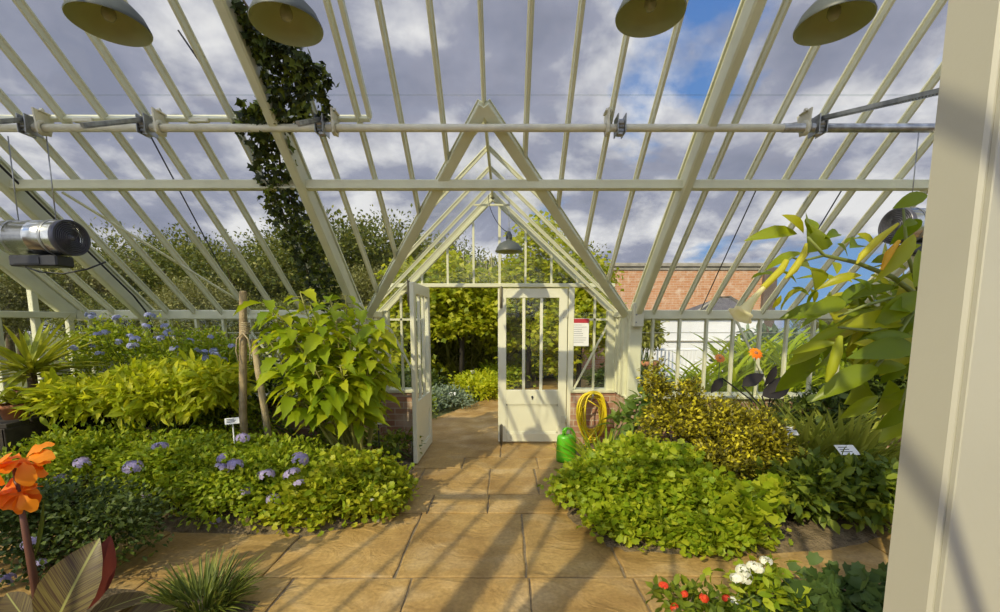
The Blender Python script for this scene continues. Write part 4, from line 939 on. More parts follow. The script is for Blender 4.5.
t, tips = shrub('croton_shrub', 'speckled yellow and dark bronze shrub with a pointed spire, right bed', 'shrub', (1.62, 3.75, .03),
    [blob(655, 386, 3.9, .05, .05, .2), blob(657, 397, 3.9, .10, .08, .2), blob(664, 420, 3.9, .16, .14, .14), blob(690, 430, 3.8, .42, .3, .26), blob(735, 440, 3.7, .38, .3, .26), blob(760, 455, 3.5, .28, .25, .26), blob(690, 400, 3.95, .12, .1, .16), blob(715, 470, 3.4, .35, .25, .2)], 640, 26, .042, T_SMALL, .038, G_CROT, nst=22, stemm=BARK)
t, tips = shrub('hydrangea', 'dull green broad-leaved plant against the brick right of the hose', 'plant', (1.13, 4.55, .03), [blob(636, 425, 4.45, .2, .12, .16), blob(648, 408, 4.45, .1, .1, .12)], 26, 4, .05, T_BIG, .15, leafmat('dusty_broad_leaf', (.09, .17, .04), (.17, .26, .06)), nst=9)
tuft('spider_grass', 'pale narrow-leaved tuft growing between hose and geranium', (1.0, 4.15, .05), 150, .38, G_GERAN, spread=.22, lean=.8)
for i, (px, Y, n, L, lab) in enumerate(((745, 4.4, 170, .62, 'arching pale strappy leaves behind the croton beside the black taro'), (800, 4.1, 240, .72, 'grassy strap-leaved clump behind the white plant label'), (850, 3.9, 240, .72, 'strap-leaved clump under the trumpet plant next to the pillar'))):
    tuft('strappy_clump', lab, (atY(px, 420, Y).x, Y, .03), n, L, leafmat('strappy_leaf', (.19, .25, .05), (.36, .42, .11)), ws=1., spread=.28, lean=.5, cat='plant')
# black taro
p0 = atY(768, 405, 4.3); t = thing('black_taro', 'near-black taro leaves on dark stems in front of the windows', 'plant', (p0.x, 4.3, .03))
mb = MB()
for a, b2, ws in (((742, 386), (765, 372), 1.6), ((762, 396), (792, 384), 1.8), ((786, 378), (766, 392), 1.3), ((776, 366), (768, 386), 1.1), ((722, 378), (713, 392), 1.6)):
    A = atY(*a, 4.25); B = atY(*b2, 4.2); onelf(t, A, B, (.2, -.8, .7), ws, G_BLK, T_LONG); mb.tube([(p0.x, 4.3, .03), (Vector((p0.x, 4.3, .6))), A], .007, 6)
build('stems', mb, G_BLK, t)
# orange tithonia inside by the windows
def daisy(name, label, px, py, Y, R, zb=.03, grp=None):
    c = atY(px, py, Y); t = thing(name, label, 'flower', (c.x, Y, zb)); n = 11; a = np.arange(n)*2*PI/n; ax = np.array([0, -.8, .6])
    u = np.array([1., 0, 0]); w = np.cross(ax, u); dr = np.cos(a)[:, None]*u+np.sin(a)[:, None]*w+ax*.15
    V, Fc, U = leaf_arrays(T_OVAL, np.tile(np.array(c), (n, 1)), dr, np.tile(ax, (n, 1)), R, 1.3); np_build('petals', V, Fc, P_ORANGE, t)
    build('flower_centre', MB().lathe(c, [(0, .012), (R*.25, .008), (R*.28, 0)], 12, ax), TERRA, t)
    build('stem', MB().tube([(c.x-.03, Y+.06, zb), (c.x+.01, Y+.03, (c.z+zb)*.6), c], .007, 6), GSTEM, t); return t
daisy('mexican_sunflower', 'orange daisy standing above the black taro', 756, 353, 4.5, .075)
daisy('mexican_sunflower', 'smaller orange bloom among the maize, left of the taller orange daisy', 720, 358, 5.4, .07, -.03)
daisy('mexican_sunflower', 'tiny orange bloom above the croton spire beside the terracotta planter', 651, 367, 5.3, .035, -.03)
# lower right greens
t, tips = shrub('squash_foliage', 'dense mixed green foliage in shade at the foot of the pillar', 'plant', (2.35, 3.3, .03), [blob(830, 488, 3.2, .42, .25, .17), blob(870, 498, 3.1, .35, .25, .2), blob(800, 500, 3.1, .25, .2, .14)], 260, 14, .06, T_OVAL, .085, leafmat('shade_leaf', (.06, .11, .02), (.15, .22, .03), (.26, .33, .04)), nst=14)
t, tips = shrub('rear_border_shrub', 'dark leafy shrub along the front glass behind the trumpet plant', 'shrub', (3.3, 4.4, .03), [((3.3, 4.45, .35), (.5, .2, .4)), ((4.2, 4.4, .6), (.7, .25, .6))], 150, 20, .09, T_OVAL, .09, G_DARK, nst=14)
# lantana
lb = Vector((atY(750, 600, 1.95).x, 1.95, .02))
t, tips = shrub('white_lantana', 'lantana with white flower heads at the bottom right', 'flower', lb, [blob(757, 600, 1.95, .12, .12, .12), blob(790, 640, 1.85, .2, .15, .12), blob(762, 575, 1.95, .06, .06, .06)], 50, 12, .035, T_OVAL, .06, G_GERAN, nst=10)
heads(t, H_WHITE, [atY(px, py, 1.88) for px, py in ((743, 571), (753, 566), (737, 578), (733, 601), (766, 561), (758, 568), (745, 577))], (.8, 1.1))
lb = Vector((atY(700, 610, 1.8).x, 1.75, .02))
t, tips = shrub('red_lantana', 'lantana with small red flower heads left of the white one', 'flower', lb, [blob(690, 606, 1.8, .12, .08, .06), blob(715, 625, 1.75, .16, .1, .08), blob(672, 597, 1.8, .05, .05, .03)], 40, 9, .03, T_OVAL, .05, G_MID, nst=10)
heads(t, H_RED, [atY(px, py, 1.74) for px, py in ((664, 586), (674, 607), (704, 598), (726, 598), (684, 594))], (.7, 1.0))
t, tips = shrub('blue_green_groundcover', 'bluish green jagged leaves along the bottom beside the pillar', 'plant', (1.6, 1.9, .02), [blob(845, 608, 1.95, .25, .12, .06), blob(800, 622, 1.9, .2, .12, .06), blob(872, 600, 2.05, .16, .12, .06)], 60, 10, .05, T_LOBE, .07, leafmat('blue_green_leaf', (.05, .10, .04), (.11, .18, .07)), nst=10)
# angel's trumpet at right
bb = Vector((2.15, 2.15, .02)); t = thing('angels_trumpet', 'tall plant with long glossy leaves and a pale trumpet flower by the pillar', 'plant', bb)
def cr(x, y, Y=2.0): return atY(720+x/2.782, 180+y/2.782, Y)
mb = MB()
def br(pts, r0, r1, n=7):
    P_ = [Vector(p) for p in pts]; mb.tube(P_, [r0+(r1-r0)*i/(len(P_)-1) for i in range(len(P_))], n)
hub = cr(560, 330, 2.15)
br([bb, (2.12, 2.15, .8), hub], .022, .014); br([hub, cr(480, 270, 2.1), cr(380, 230, 2.05), cr(290, 210, 2.0), cr(245, 160, 1.95)], .013, .006)
br([hub, cr(500, 400, 2.1), cr(420, 420, 2.0), cr(330, 410, 1.95)], .011, .005); br([hub, cr(520, 200, 2.15), cr(510, 80, 2.1)], .011, .005)
br([hub, cr(470, 330, 2.1), cr(400, 350, 2.05), cr(330, 380, 2.0)], .011, .005); br([hub, cr(450, 500, 2.0), cr(400, 560, 1.95)], .011, .005); br([cr(290, 210), cr(230, 225, 1.98), cr(200, 215, 1.97), cr(165, 245, 1.95)], .006, .004)
br([hub, cr(540, 520, 2.0), cr(500, 640, 1.95)], .011, .005)
build('branches', mb, mat('trumpet_branch', (.20, .24, .05), .55, var=.2), t)
LV = [(215,150,100,135,1.0),(232,150,207,85,1.9),(240,118,310,152,1.9),(290,165,358,124,.9),(230,203,122,228,1.1),(225,240,318,245,1.0),(250,150,262,90,1.7),(325,178,372,198,1.6),
 (578,42,498,62,1.7),(380,150,450,172,1.2),(395,265,285,278,.9),(315,360,195,360,1.2),(310,370,350,290,1.0),(360,190,420,150,1.2),(320,400,325,300,1.2),(420,230,500,205,1.2),(430,330,540,345,1.1),
 (300,470,170,500,1.1),(330,455,190,465,.8),(280,480,148,600,.9),(400,440,540,420,.9),(540,150,480,260,.8),(450,470,400,440,1.4),(420,310,380,255,1.2),(470,360,600,330,1.0),(540,465,425,465,1.1),
 (370,550,470,590,1.6),(400,545,410,612,2.0),(560,180,500,200,1.3),(520,250,430,215,1.2),(540,260,450,300,1.1),(500,300,350,310,.9),(490,320,570,240,1.2),(480,380,360,400,.9),(510,400,400,370,1.0),
 (150,265,90,245,1.0),(165,255,225,270,1.0),(170,320,150,360,1.1),(200,300,260,310,.9),(230,305,140,340,.9),(350,340,270,350,1.3),(460,230,520,170,1.2),(540,300,590,180,1.2),(430,420,560,470,1.0),(470,450,560,540,1.2),
 (440,520,290,575,1.0),(520,520,380,520,.9),(330,430,300,560,.9),(570,480,430,560,1.1),(560,560,460,640,1.2),(545,640,470,700,1.3),(520,620,620,690,1.3),(440,600,350,660,1.1),(560,440,480,500,1.2),(560,380,430,440,1.1),(560,310,450,390,1.2),
 (470,555,480,690,1.2),(560,600,440,700,.9),(360,410,250,440,.9),(510,130,560,100,1.4),(400,165,350,150,1.2),(560,110,500,150,1.1)]
arrs = []
for i, (x0, y0, x1, y1, ws) in enumerate(LV):
    Y0 = 1.95+rng.random()*.22; a = np.array(cr(x0, y0, Y0)); b2 = np.array(cr(x1, y1, Y0-.12+rng.random()*.3)); L = np.linalg.norm(b2-a)
    arrs.append(leaf_arrays(T_BIG, a[None], (b2-a)[None], np.array([[rng.normal()*.25, -.8+rng.normal()*.2, .55]]), L, ws*.72))
for k in range(210):
    c = hub.lerp(cr(rng.uniform(370, 600), rng.uniform(230, 520), 2.25), rng.uniform(.5, 1)); c.y += rng.uniform(.0, .5); c.x += rng.uniform(-.05, .6); d = rdir(1); d[0, 2] = d[0, 2]*.3-.15; d[0, 1] *= .5
    arrs.append(leaf_arrays(T_BIG, np.array(c)[None], d, np.array([[0, -.4, .8]]), .21*(.6+.7*rng.random()), .62))
V, Fc, U = merge(arrs); np_build('foliage', V, Fc, G_BRUG, t, smooth=True)
def trumpet(pts, rad, name, m, flare=None):
    mb = MB(); mb.tube(pts, rad, 12, caps=False)
    if flare:
        c = Vector(pts[-1]); d = (c-Vector(pts[-2])).normalized(); u = d.orthogonal().normalized(); w = d.cross(u); n = 30; r0 = rad[-1]; vs = []
        for j, (rr, zz) in enumerate(((r0, 0), (r0*1.35, .03), (flare*.85, .045), (flare, .035))):
            for k in range(n):
                a = 2*PI*k/n; q = 1+(.16 if j == 3 else .08 if j == 2 else 0)*math.cos(5*a); vs.append(c+d*zz+(u*math.cos(a)+w*math.sin(a))*rr*q)
        mb.add(vs, [(j*n+k, j*n+(k+1) % n, (j+1)*n+(k+1) % n, (j+1)*n+k) for j in range(3) for k in range(n)], True)
    return build(name, mb, m, t)
trumpet([cr(185, 225, 1.93), cr(170, 250, 1.92), cr(120, 300, 1.9)], [.012, .016, .013], 'calyx', P_BUD)
trumpet([cr(130, 290, 1.9), cr(110, 312, 1.9), cr(90, 335, 1.89), cr(72, 358, 1.88)], [.009, .011, .016, .024], 'trumpet_flower', leafmat('cream_trumpet', (.80, .78, .42), (.84, .80, .46), trans=.4), .05)
trumpet([cr(240, 178, 1.92), cr(232, 210, 1.9), cr(205, 250, 1.9), cr(182, 275, 1.9)], [.006, .014, .016, .004], 'flower_bud', P_BUD)
trumpet([cr(495, 122, 1.95), cr(440, 165, 1.93), cr(395, 210, 1.92), cr(380, 233, 1.92)], [.006, .016, .014, .004], 'flower_bud', P_BUD)
trumpet([cr(335, 435, 1.9), cr(325, 480, 1.88), cr(310, 530, 1.88), cr(296, 562, 1.88)], [.01, .022, .02, .005], 'flower_bud', leafmat('green_bud', (.34, .42, .03), (.40, .46, .04), trans=.4))
trumpet([cr(498, 170, 1.97), cr(470, 205, 1.95), cr(450, 250, 1.95)], [.008, .016, .006], 'withered_flower', leafmat('amber_petal', (.72, .46, .03), (.76, .52, .04), trans=.4))
# ivy up the left principal
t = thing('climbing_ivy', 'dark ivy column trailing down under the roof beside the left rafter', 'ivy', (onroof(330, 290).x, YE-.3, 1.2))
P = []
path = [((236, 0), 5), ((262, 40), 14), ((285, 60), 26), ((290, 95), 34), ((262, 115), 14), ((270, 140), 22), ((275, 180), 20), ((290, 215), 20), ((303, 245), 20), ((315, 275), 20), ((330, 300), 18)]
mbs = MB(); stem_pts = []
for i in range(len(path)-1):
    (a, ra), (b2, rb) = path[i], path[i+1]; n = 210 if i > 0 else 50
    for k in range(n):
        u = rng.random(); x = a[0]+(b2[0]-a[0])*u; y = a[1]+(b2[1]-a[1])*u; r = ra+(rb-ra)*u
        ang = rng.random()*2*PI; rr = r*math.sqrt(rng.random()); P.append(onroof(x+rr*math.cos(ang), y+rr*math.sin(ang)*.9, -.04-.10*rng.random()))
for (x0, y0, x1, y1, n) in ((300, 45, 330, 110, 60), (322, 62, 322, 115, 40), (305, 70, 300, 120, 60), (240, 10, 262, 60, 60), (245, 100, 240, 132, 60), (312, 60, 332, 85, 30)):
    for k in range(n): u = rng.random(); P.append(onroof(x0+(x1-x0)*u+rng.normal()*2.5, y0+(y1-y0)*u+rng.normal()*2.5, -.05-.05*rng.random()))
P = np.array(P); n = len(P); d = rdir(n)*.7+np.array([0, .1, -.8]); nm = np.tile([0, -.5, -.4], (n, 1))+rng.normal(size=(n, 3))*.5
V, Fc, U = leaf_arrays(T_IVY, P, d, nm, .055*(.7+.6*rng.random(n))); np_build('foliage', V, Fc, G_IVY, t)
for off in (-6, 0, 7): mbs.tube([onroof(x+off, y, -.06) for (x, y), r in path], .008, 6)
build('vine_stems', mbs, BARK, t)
# ================================================================== OUTSIDE
def tree_mesh(H, W, n, size, lm, seed, crown_low=.25, T=T_SMALL, clump=.35, nb=9):
    global rng
    keep = rng; rng = np.random.default_rng(seed)
    bl = [((rng.normal()*W*.22, rng.normal()*W*.22, H*(crown_low+(1-crown_low)*(.25+.6*rng.random()))), (W*.34, W*.34, H*.2)) for _ in range(nb)]+[((0, 0, H*.55), (W*.45, W*.45, H*.32))]
    arr, tips = cloud(bl, n, 16, clump, T, size); 
    o = np_build('foliage', arr[0], arr[1], lm); me1 = o.data; bpy.data.objects.remove(o)
    mb = MB(); mb.tube([(0, 0, 0), (.05, 0, H*.3), (0, .05, H*.7)], [H*.03, H*.022, H*.008], 8)
    for k in range(12): e = Vector(tips[rng.integers(len(tips))]); s_ = Vector((.03, 0, H*rng.uniform(.2, .55))); mb.tube([s_, s_.lerp(e, .5)+Vector((0, 0, H*.03)), e], [H*.012, H*.008, H*.003], 5)
    o = build('trunk', mb, BARK); me2 = o.data; bpy.data.objects.remove(o); rng = keep
    return me1, me2
def place_tree(name, label, mesh, loc, s=1., rot=0., group=None, sz=None):
    t = bpy.data.objects.new(name, None); C.objects.link(t); t.location = loc; t.rotation_euler = (0, 0, rot); t.scale = (s, s, sz or s); tag(t, label, 'tree', group)
    for nme, me in zip(('foliage', 'trunk'), mesh): o = bpy.data.objects.new(nme, me); C.objects.link(o); o.parent = t
    return t
TA_ = tree_mesh(5, 4.4, 1500, .125, G_TREE, 1, clump=.28); TB_ = tree_mesh(5, 4.2, 1500, .125, G_TREE2, 2, clump=.26); TC_ = tree_mesh(4.5, 4.6, 1500, .11, G_TREE, 3, .15, clump=.26)
G = 'trees standing beyond the greenhouse'
far = [(-3, 250, 14, 1.0, TB_, 'olive tree at the left picture edge behind the fan heater'), (60, 262, 15, .9, TA_, 'green tree behind the black heater grille'), (120, 262, 15, .95, TB_, 'olive-toned tree beyond the left roof, between heater and plumbago'),
       (175, 258, 15, .98, TA_, 'dark tree beyond the glass above the plumbago flowers'), (235, 246, 15, 1.1, TC_, 'tree beyond the glass just left of the upright stake top'), (290, 250, 14.5, 1.08, TA_, 'dark tree behind the lower end of the ivy'),
       (345, 222, 14.5, 1.2, TC_, 'tall dark tree right of the ivy above the datura'), (395, 250, 14, 1.1, TA_, 'dark tree left of the porch gable'), (435, 262, 15, 1.1, TB_, 'olive tree seen through the left side of the gable'), (560, 262, 16, 1.05, TA_, 'dark tree seen through the right side of the gable'), (830, 320, 18, .72, TB_, 'low olive tree beyond the right front panes'), (905, 300, 14, .9, TA_, 'dark tree behind the trumpet plant')]
for i, (px, py, Y, s_, me, lab) in enumerate(far):
    p = atY(px, py, Y); place_tree('garden_tree', lab, me, (p.x, Y, -.05), p.z/4.6 if p.z > 1 else .4, i*1.3, G)
# hedge filling behind
for k, (x, Y, s_) in enumerate(((-19, 17, .85), (-14, 12, .55), (-9.8, 11, .5), (-7.2, 10.5, .5), (-5, 10, .5), (-3.3, 10.5, .55))):
    place_tree('hedge_bush', ('far left hedge bush beyond the end wall', 'hedge bush outside behind the yucca', 'hedge bush outside behind the tall blue plumbago', 'hedge bush outside, left of the stakes', 'hedge bush outside behind the datura', 'hedge bush outside, left of the doorway')[k], (TC_, TB_)[k % 2], (x, Y, -.1), s_, k*.9, 'bushes just outside the front glass')
# vines on poles behind the door
def vine(name, label, px, Y, top_py, w, seed, ph=1.0, n=330, low=1.0):
    global rng; keep = rng; rng = np.random.default_rng(seed)
    b = atY(px, 400, Y); H = atY(px, top_py, Y).z; t = thing(name, label, 'tree', (b.x, Y, -.03))
    bl = [((b.x+rng.normal()*w*.35, Y+rng.normal()*.2, low+(H-low)*rng.random()), (w*.35, .35, (H-low)*.2)) for _ in range(8)]+[((b.x, Y, (H+low)/2), (w*.5, .4, (H-low)*.42))]
    arr, tips = cloud(bl, int(n*1.7), 14, .15, T_MAPLE, .115, droop=.5); np_build('foliage', arr[0], arr[1], G_VINE, t)
    mb = MB(); mb.tube([(b.x, Y, -.03), (b.x+.02, Y, H*.5), (b.x, Y, H*.85)], [.06, .05, .025], 8)
    for k in range(14): e = Vector(tips[rng.integers(len(tips))]); s_ = Vector((b.x, Y, H*rng.uniform(.3, .7))); mb.tube([s_, s_.lerp(e, .5)+Vector((0, 0, .1)), e], [.02, .014, .006], 5)
    build('trunk', mb, mat('dark_trunk', (.03, .024, .016), .9, var=.3, bump=.4), t); rng = keep; return t
vine('standard_vine', 'leafy yellow-green tree on a dark trunk seen through the open doorway', 462, 9.2, 262, 1.15, 5, n=230, low=1.35)
vine('standard_vine', 'yellow-green tree behind the glass of the closed door leaf', 528, 9.8, 245, 1.3, 6, low=.95)
vine('standard_vine', 'yellow-green tree behind the right side pane of the porch', 578, 9.6, 262, 1.1, 8, low=.35)
vine('standard_vine', 'pale leafy vine left of the doorway behind the open leaf', 410, 9.3, 285, .9, 9, low=.3)
# reeds
def reeds(name, label, x0, x1, Y, H, n):
    t = thing(name, label, 'reeds', ((x0+x1)/2, Y, -.03)); x = rng.uniform(x0, x1, n); y = Y+rng.uniform(-.4, .4, n); h = H*(.02+.93*rng.random(n))
    ph = rng.random(n)*2*PI; d = np.stack([np.cos(ph)*.35, np.sin(ph)*.35, np.ones(n)], 1); nm = np.stack([-np.cos(ph), -np.sin(ph), np.full(n, .4)], 1)
    V, Fc, U = leaf_arrays(T_CORN, np.stack([x, y, h*.8], 1), d, nm, .55*(.7+.6*rng.random(n)), .9); np_build('foliage', V, Fc, G_REED, t)
    mb = MB()
    for k in range(int(n/14)): xx, yy = rng.uniform(x0, x1), Y+rng.uniform(-.4, .4); mb.tube([(xx, yy, -.03), (xx+rng.normal()*.05, yy, H*rng.uniform(.75, 1))], .012, 5)
    build('canes', mb, mat('pale_cane', (.30, .27, .10), .6), t)
reeds('reed_bed', 'tall pale reeds behind the trees beyond the doorway', -1.9, .1, 11.0, 3.2, 1500)
reeds('reed_bed', 'tall reeds beyond the left porch side, left of the doorway', -4.2, -1.9, 10.6, 2.6, 1100)
reeds('reed_bed', 'reeds behind the closed door leaf, right of the dark trunk', .1, 2.1, 12.2, 2.6, 900)
# beds outside the door
ob = [(-1.6, 7.0, .5, .22, G_MID, T_SMALL, .06, 'low green edging plants outside the door at the left path edge'), (-1.15, 7.6, .45, .25, G_GREY, T_SMALL, .06, 'pale grey-green plants around the white label outside'), (-.55, 8.6, .5, .4, G_BRIGHT, T_OVAL, .08, 'bright yellow-green bush at the foot of the dark trunk'),
      (-1.9, 8.2, .7, .5, G_DARK, T_OVAL, .09, 'dark green bush outside left of the dark trunk'), (1.0, 11.5, .9, .55, G_GERAN, T_OVAL, .1, 'green bush at the far end of the stone path'), (2.35, 8.4, .7, .6, G_DARK, T_OVAL, .1, 'dark bush below the notice, outside the right porch pane'), (-.1, 9.9, .5, .45, G_GERAN, T_OVAL, .09, 'small bush beyond the bend of the stone path'),
      (-3.0, 7.4, .8, .7, G_MID, T_OVAL, .09, 'green bush outside left of the porch'), (2.9, 7.3, .5, .4, leafmat('pale_blue_shrub', (.30, .36, .42), (.46, .50, .60)), T_OVAL, .07, 'pale bluish shrub outside near the porch corner')]
for x, y, w, h, lm, T, sz, lab in ob: shrub('border_plant', lab, 'plant', (x, y, -.03), [((x, y, h*.4), (w, .4, h*.6))], 90, 24, .09, T, sz, lm, group='plants edging the path outside', nst=8)
# corn row outside right
def corn(name, label, x, y, H, n, s=1):
    t = thing(name, label, 'plant', (x, y, -.03)); mb = MB(); P, D, N_ = [], [], []
    for q in range(n):
        xx = x+rng.normal()*.16; yy = y+rng.normal()*.12; h = H*rng.uniform(.75, 1.05); mb.tube([(xx, yy, -.03), (xx, yy, h*.9)], [.014, .006], 5)
        for k in range(9):
            ph = k*PI+rng.normal()*.5; P.append((xx, yy, h*(.12+.09*k))); D.append((math.cos(ph)*.42, math.sin(ph)*.42, 1.)); N_.append((-math.cos(ph), -math.sin(ph), .6))
    V, Fc, U = leaf_arrays(T_CORN, np.array(P), np.array(D), np.array(N_), .5*s*(.7+.6*rng.random(len(P))), 1.); np_build('foliage', V, Fc, G_CORN, t); build('stalks', mb, G_CORN, t)
for x, y, H, n, lab in ((2.9, 6.3, .95, 5, 'shorter maize plants outside, left end of the row'), (3.35, 6.4, 1.25, 6, 'maize plants outside below the left orange bloom'), (3.85, 6.5, 1.3, 6, 'maize plants outside behind the taller orange daisy'), (4.4, 6.6, 1.35, 6, 'maize plants outside right of the orange daisy'), (5.0, 6.7, 1.3, 6, 'maize plants outside behind the trumpet leaves'), (5.7, 6.8, 1.3, 6, 'maize plants outside nearest the pillar')):
    corn('maize_clump', lab, x, y, H*.92, n*2)
for x, y, w, h, lab in ((5.5, 9.0, .75, 1.1, 'grey-green feathery cardoon mound outside behind the maize'), (6.4, 9.2, 1.0, 1.1, 'second grey-green mound outside, farther right'), (2.4, 6.6, .45, .35, 'grey-green low mound outside by the right wall post')):
    shrub('cardoon', lab, 'plant', (x, y, -.03), [((x, y, h*.45), (w, .5, h*.6))], 120, 20, .12, T_LONG, .2, G_GREY, nst=8)
# white rendered building, slate hip roof, brick wall
WR = mat('white_render', (.82, .82, .80), .7, var=.04, scale=2)
SL = mat('slate', (.085, .08, .085), .7, scale=8, col2=(.14, .13, .13), bump=.5, bscale=14)
COP = mat('stone_coping', (.24, .22, .17), .9, scale=5, col2=(.36, .33, .26), bump=.4)
xa = atY(632, 350, 10.6).x; xb = atY(762, 350, 10.6).x
t = thing('white_outhouse', 'white rendered outbuilding with small hipped slate roof beyond the front panes', 'building', ((xa+xb)/2, 10.6, -.05))
zt = atY(700, 319, 10.6).z
build('wall', MB().box(xa, xb, 10.6, 12.4, -.05, zt), WR, t)
build('flat_roof', MB().box(xa-.08, xb+.08, 10.52, 12.45, zt, zt+.06, .01), COP, t)
l, r, ap = atY(688, 318, 10.7), atY(754, 318, 10.7), atY(722, 298, 11.6)
mb = MB(); z0 = zt+.03
mb.add([(l.x, 10.6, z0), (r.x+.15, 10.6, z0), (r.x+.15, 12.4, z0), (l.x, 12.4, z0), (ap.x-.15, 11.5, ap.z), (ap.x+.15, 11.5, ap.z)], [(0, 1, 5, 4), (1, 2, 5), (2, 3, 4, 5), (3, 0, 4)])
build('slate_roof', mb, SL, t)
mb = MB(); mb.tube([(l.x, 10.6, z0+.02), (ap.x-.15, 11.5, ap.z+.02), (ap.x+.15, 11.5, ap.z+.02), (r.x+.15, 10.6, z0+.02)], .035, 6); build('ridge_tiles', mb, COP, t)
mb = MB(); mb.box(xa+.05, xb-.05, 10.57, 10.6, 1.02, 1.05); build('string_course', mb, COP, t)
wl_, wr_ = atY(575, 270, 14).x, atY(766, 270, 14).x; zt = atY(680, 267, 14).z
t = thing('garden_wall', 'old orange-red brick garden wall with stone coping beyond the roof glass', 'wall', ((wl_+wr_)/2, 14, -.05))
build('brickwork', MB().box(wl_, wr_, 14, 14.45, -.05, zt), BRICKW, t)
build('coping', MB().box(wl_-.06, wr_+.12, 13.9, 14.55, zt, zt+.12, .02).box(wl_, wr_, 13.96, 14.5, zt-.1, zt-.002, .01), COP, t)
build('end_pier', MB().box(wr_-.1, wr_+.3, 13.85, 14.6, -.05, zt-.02, .02), mat('dark_pier', (.12, .09, .07), .8), t)
# blind window patch in brick wall top-left vent
a, b2 = atY(641, 306, 13.98), atY(652, 312, 13.98)
# white balustrade bench and terracotta planter
t = thing('garden_bench', 'white slatted bench in front of the white outbuilding', 'bench', (atY(672, 372, 9.6).x, 9.6, -.03))
xl_, xr_ = atY(655, 360, 9.6).x, atY(697, 360, 9.6).x
build('top_rail', MB().box(xl_, xr_, 9.58, 9.63, .87, .92, .008), WR, t); build('seat', MB().box(xl_, xr_, 9.3, 9.62, .42, .46, .008), WR, t)
k = xl_+.04
while k < xr_: build('back_slat', MB().box(k, k+.025, 9.595, 9.615, .46, .87), WR, t); k += .085
for x in (xl_+.02, xr_-.06):
    for y in (9.32, 9.58): build('leg', MB().box(x, x+.045, y, y+.045, -.03, .42, .004), WR, t)
    build('arm', MB().box(x, x+.045, 9.3, 9.62, .62, .66, .004), WR, t)
c = Vector((atY(646, 372, 8.8).x, 8.8, -.03)); t = thing('planter', 'terracotta planter with feathery bamboo against the white wall', 'potted plant', c)
c2 = Vector((c.x, 8.8, .30)); build('plinth', MB().box(c.x-.22, c.x+.22, 8.6, 9.0, -.03, .30, .01), COP, t); pot(t, c2, .24, .42)
arr, tips = cloud([((c.x, 8.8, 1.15), (.2, .2, .42))], 90, 14, .07, T_LONG, .12); np_build('foliage', arr[0], arr[1], G_REED, t); build('stems', stems_mb((c.x, 8.8, .66), tips, .008, 14), GSTEM, t)
# low greens outside under the right windows
for x, y, w, lab in ((1.9, 6.1, .5, 'low green plants outside between porch and planter'), (2.6, 7.6, .6, 'low greens outside in front of the white bench'), (6.6, 7.4, .9, 'green border outside behind the trumpet plant')):
    shrub('border_plant', lab, 'plant', (x, y, -.03), [((x, y, .15), (w, .35, .3))], 80, 22, .09, T_OVAL, .09, G_GERAN, group='plants edging the path outside', nst=8)
# ================================================================== LIGHT, SKY, CAMERA
sun = bpy.data.lights.new('sun', 'SUN'); sun.energy = 3.7; sun.angle = math.radians(.55); sun.color = (1., .88, .60)
so = bpy.data.objects.new('sun', sun); C.objects.link(so); so.rotation_euler = Vector((.79, 1.10, -1)).to_track_quat('-Z', 'Y').to_euler(); so.location = (-8, -10, 12)
w = bpy.data.worlds.new('sky'); bpy.context.scene.world = w; w.use_nodes = True; N = w.node_tree.nodes; L = w.node_tree.links
bg = N['Background']; tc = N.new('ShaderNodeTexCoord'); sx = N.new('ShaderNodeSeparateXYZ'); L.new(tc.outputs['Generated'], sx.inputs[0])
mx = N.new('ShaderNodeMath'); mx.operation = 'MAXIMUM'; mx.inputs[1].default_value = 0.0; L.new(sx.outputs['Z'], mx.inputs[0])
ad = N.new('ShaderNodeMath'); ad.operation = 'ADD'; ad.inputs[1].default_value = .35; L.new(mx.outputs[0], ad.inputs[0])
dx = N.new('ShaderNodeMath'); dx.operation = 'DIVIDE'; L.new(sx.outputs['X'], dx.inputs[0]); L.new(ad.outputs[0], dx.inputs[1])
dy = N.new('ShaderNodeMath'); dy.operation = 'DIVIDE'; L.new(sx.outputs['Y'], dy.inputs[0]); L.new(ad.outputs[0], dy.inputs[1])
cb = N.new('ShaderNodeCombineXYZ'); L.new(dx.outputs[0], cb.inputs['X']); L.new(dy.outputs[0], cb.inputs['Y'])
def noise(scale, det, off, dist=0.):
    mp = N.new('ShaderNodeMapping'); mp.inputs['Location'].default_value = off; L.new(cb.outputs[0], mp.inputs['Vector'])
    n = N.new('ShaderNodeTexNoise'); n.inputs['Scale'].default_value = scale; n.inputs['Detail'].default_value = det; n.inputs['Roughness'].default_value = .55; n.inputs['Distortion'].default_value = dist; L.new(mp.outputs[0], n.inputs['Vector']); return n
n1 = noise(1.5, 10, (3.1, 1.7, .4), .25); n2 = noise(3.2, 10, (7.3, 2.2, 1.9), .15)
cov = N.new('ShaderNodeMapRange'); cov.inputs['From Min'].default_value = .40; cov.inputs['From Max'].default_value = .47; L.new(n1.outputs['Fac'], cov.inputs['Value'])
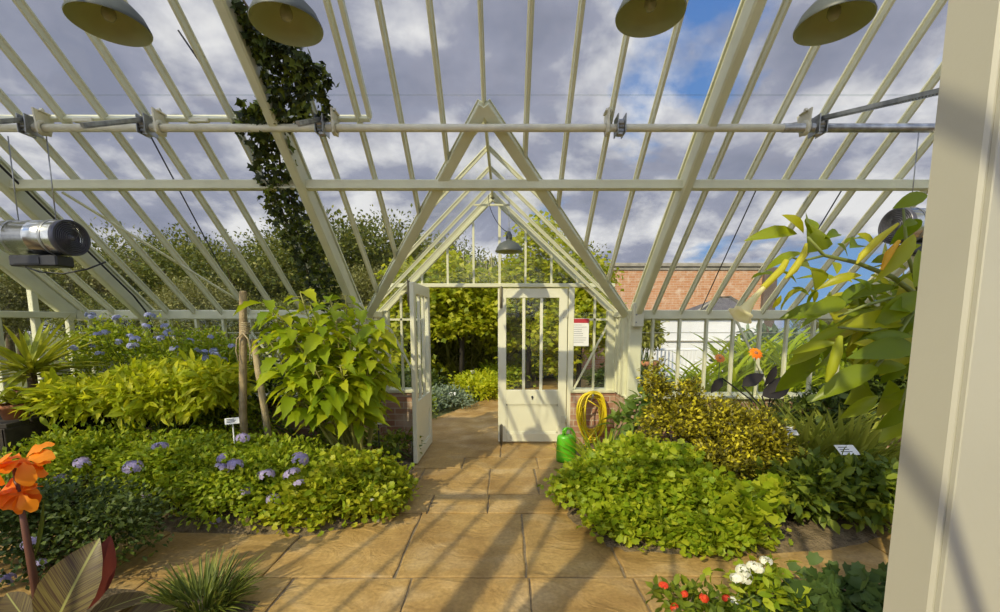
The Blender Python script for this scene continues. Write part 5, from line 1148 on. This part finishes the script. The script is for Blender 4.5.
# clearer sky towards the right
gx = N.new('ShaderNodeMapRange'); gx.inputs['From Min'].default_value = -.1; gx.inputs['From Max'].default_value = .8; gx.inputs['To Min'].default_value = .12; gx.inputs['To Max'].default_value = -.035; L.new(sx.outputs['X'], gx.inputs['Value'])
a2 = N.new('ShaderNodeMath'); a2.operation = 'ADD'; L.new(n1.outputs['Fac'], a2.inputs[0]); L.new(gx.outputs[0], a2.inputs[1]); L.new(a2.outputs[0], cov.inputs['Value'])
cr_ = N.new('ShaderNodeValToRGB'); e = cr_.color_ramp.elements; e[0].position = .36; e[0].color = (.25, .27, .36, 1); e[1].position = .66; e[1].color = (.80, .79, .80, 1); x = e.new(.5); x.color = (.33, .345, .44, 1)
hz = N.new('ShaderNodeMapRange'); hz.inputs['From Min'].default_value = .1; hz.inputs['From Max'].default_value = .6; hz.inputs['To Min'].default_value = .06; hz.inputs['To Max'].default_value = -.01; L.new(sx.outputs['Z'], hz.inputs['Value'])
a3 = N.new('ShaderNodeMath'); a3.operation = 'ADD'; L.new(n2.outputs['Fac'], a3.inputs[0]); L.new(hz.outputs[0], a3.inputs[1]); L.new(a3.outputs[0], cr_.inputs['Fac'])
bl = N.new('ShaderNodeValToRGB'); bl.color_ramp.elements[0].color = (.22, .40, .68, 1); bl.color_ramp.elements[1].color = (.06, .17, .50, 1); bl.color_ramp.elements[1].position = .7; L.new(mx.outputs[0], bl.inputs['Fac'])
mxc = N.new('ShaderNodeMix'); mxc.data_type = 'RGBA'; L.new(cov.outputs[0], mxc.inputs['Factor']); L.new(bl.outputs['Color'], mxc.inputs['A']); L.new(cr_.outputs['Color'], mxc.inputs['B'])
dn = N.new('ShaderNodeVectorMath'); dn.operation = 'DOT_PRODUCT'; dn.inputs[1].default_value = (-.40, -.66, .64); L.new(tc.outputs['Generated'], dn.inputs[0])
hl = N.new('ShaderNodeMapRange'); hl.interpolation_type = 'SMOOTHSTEP'; hl.inputs['From Min'].default_value = .1; hl.inputs['From Max'].default_value = 1.; hl.inputs['To Min'].default_value = 1.; hl.inputs['To Max'].default_value = 3.2; L.new(dn.outputs['Value'], hl.inputs['Value'])
vs_ = N.new('ShaderNodeVectorMath'); vs_.operation = 'SCALE'; L.new(mxc.outputs['Result'], vs_.inputs[0]); L.new(hl.outputs[0], vs_.inputs['Scale']); L.new(vs_.outputs[0], bg.inputs['Color']); bg.inputs['Strength'].default_value = 1.0
cam = bpy.data.cameras.new('camera'); co = bpy.data.objects.new('camera', cam); C.objects.link(co)
co.location = (0, 0, HC); co.rotation_euler = (PI/2-PIT, 0, 0); cam.lens = F_/1000*36; cam.sensor_width = 36; cam.shift_x = (500-CX_)/1000; cam.shift_y = (CY_-306)/1000; cam.clip_start = .02; cam.clip_end = 300
sc = bpy.context.scene; sc.camera = co
sc.view_settings.view_transform = 'Standard'; sc.view_settings.look = 'None'; sc.view_settings.gamma = 1; sc.view_settings.exposure = .08; sc.view_settings.use_curve_mapping = False
sc.cycles.transparent_max_bounces = 24; sc.cycles.max_bounces = 8; sc.cycles.use_denoising = True
for o in bpy.data.objects:
    for k in ('_o', '_t'):
        if k in o: del o[k]
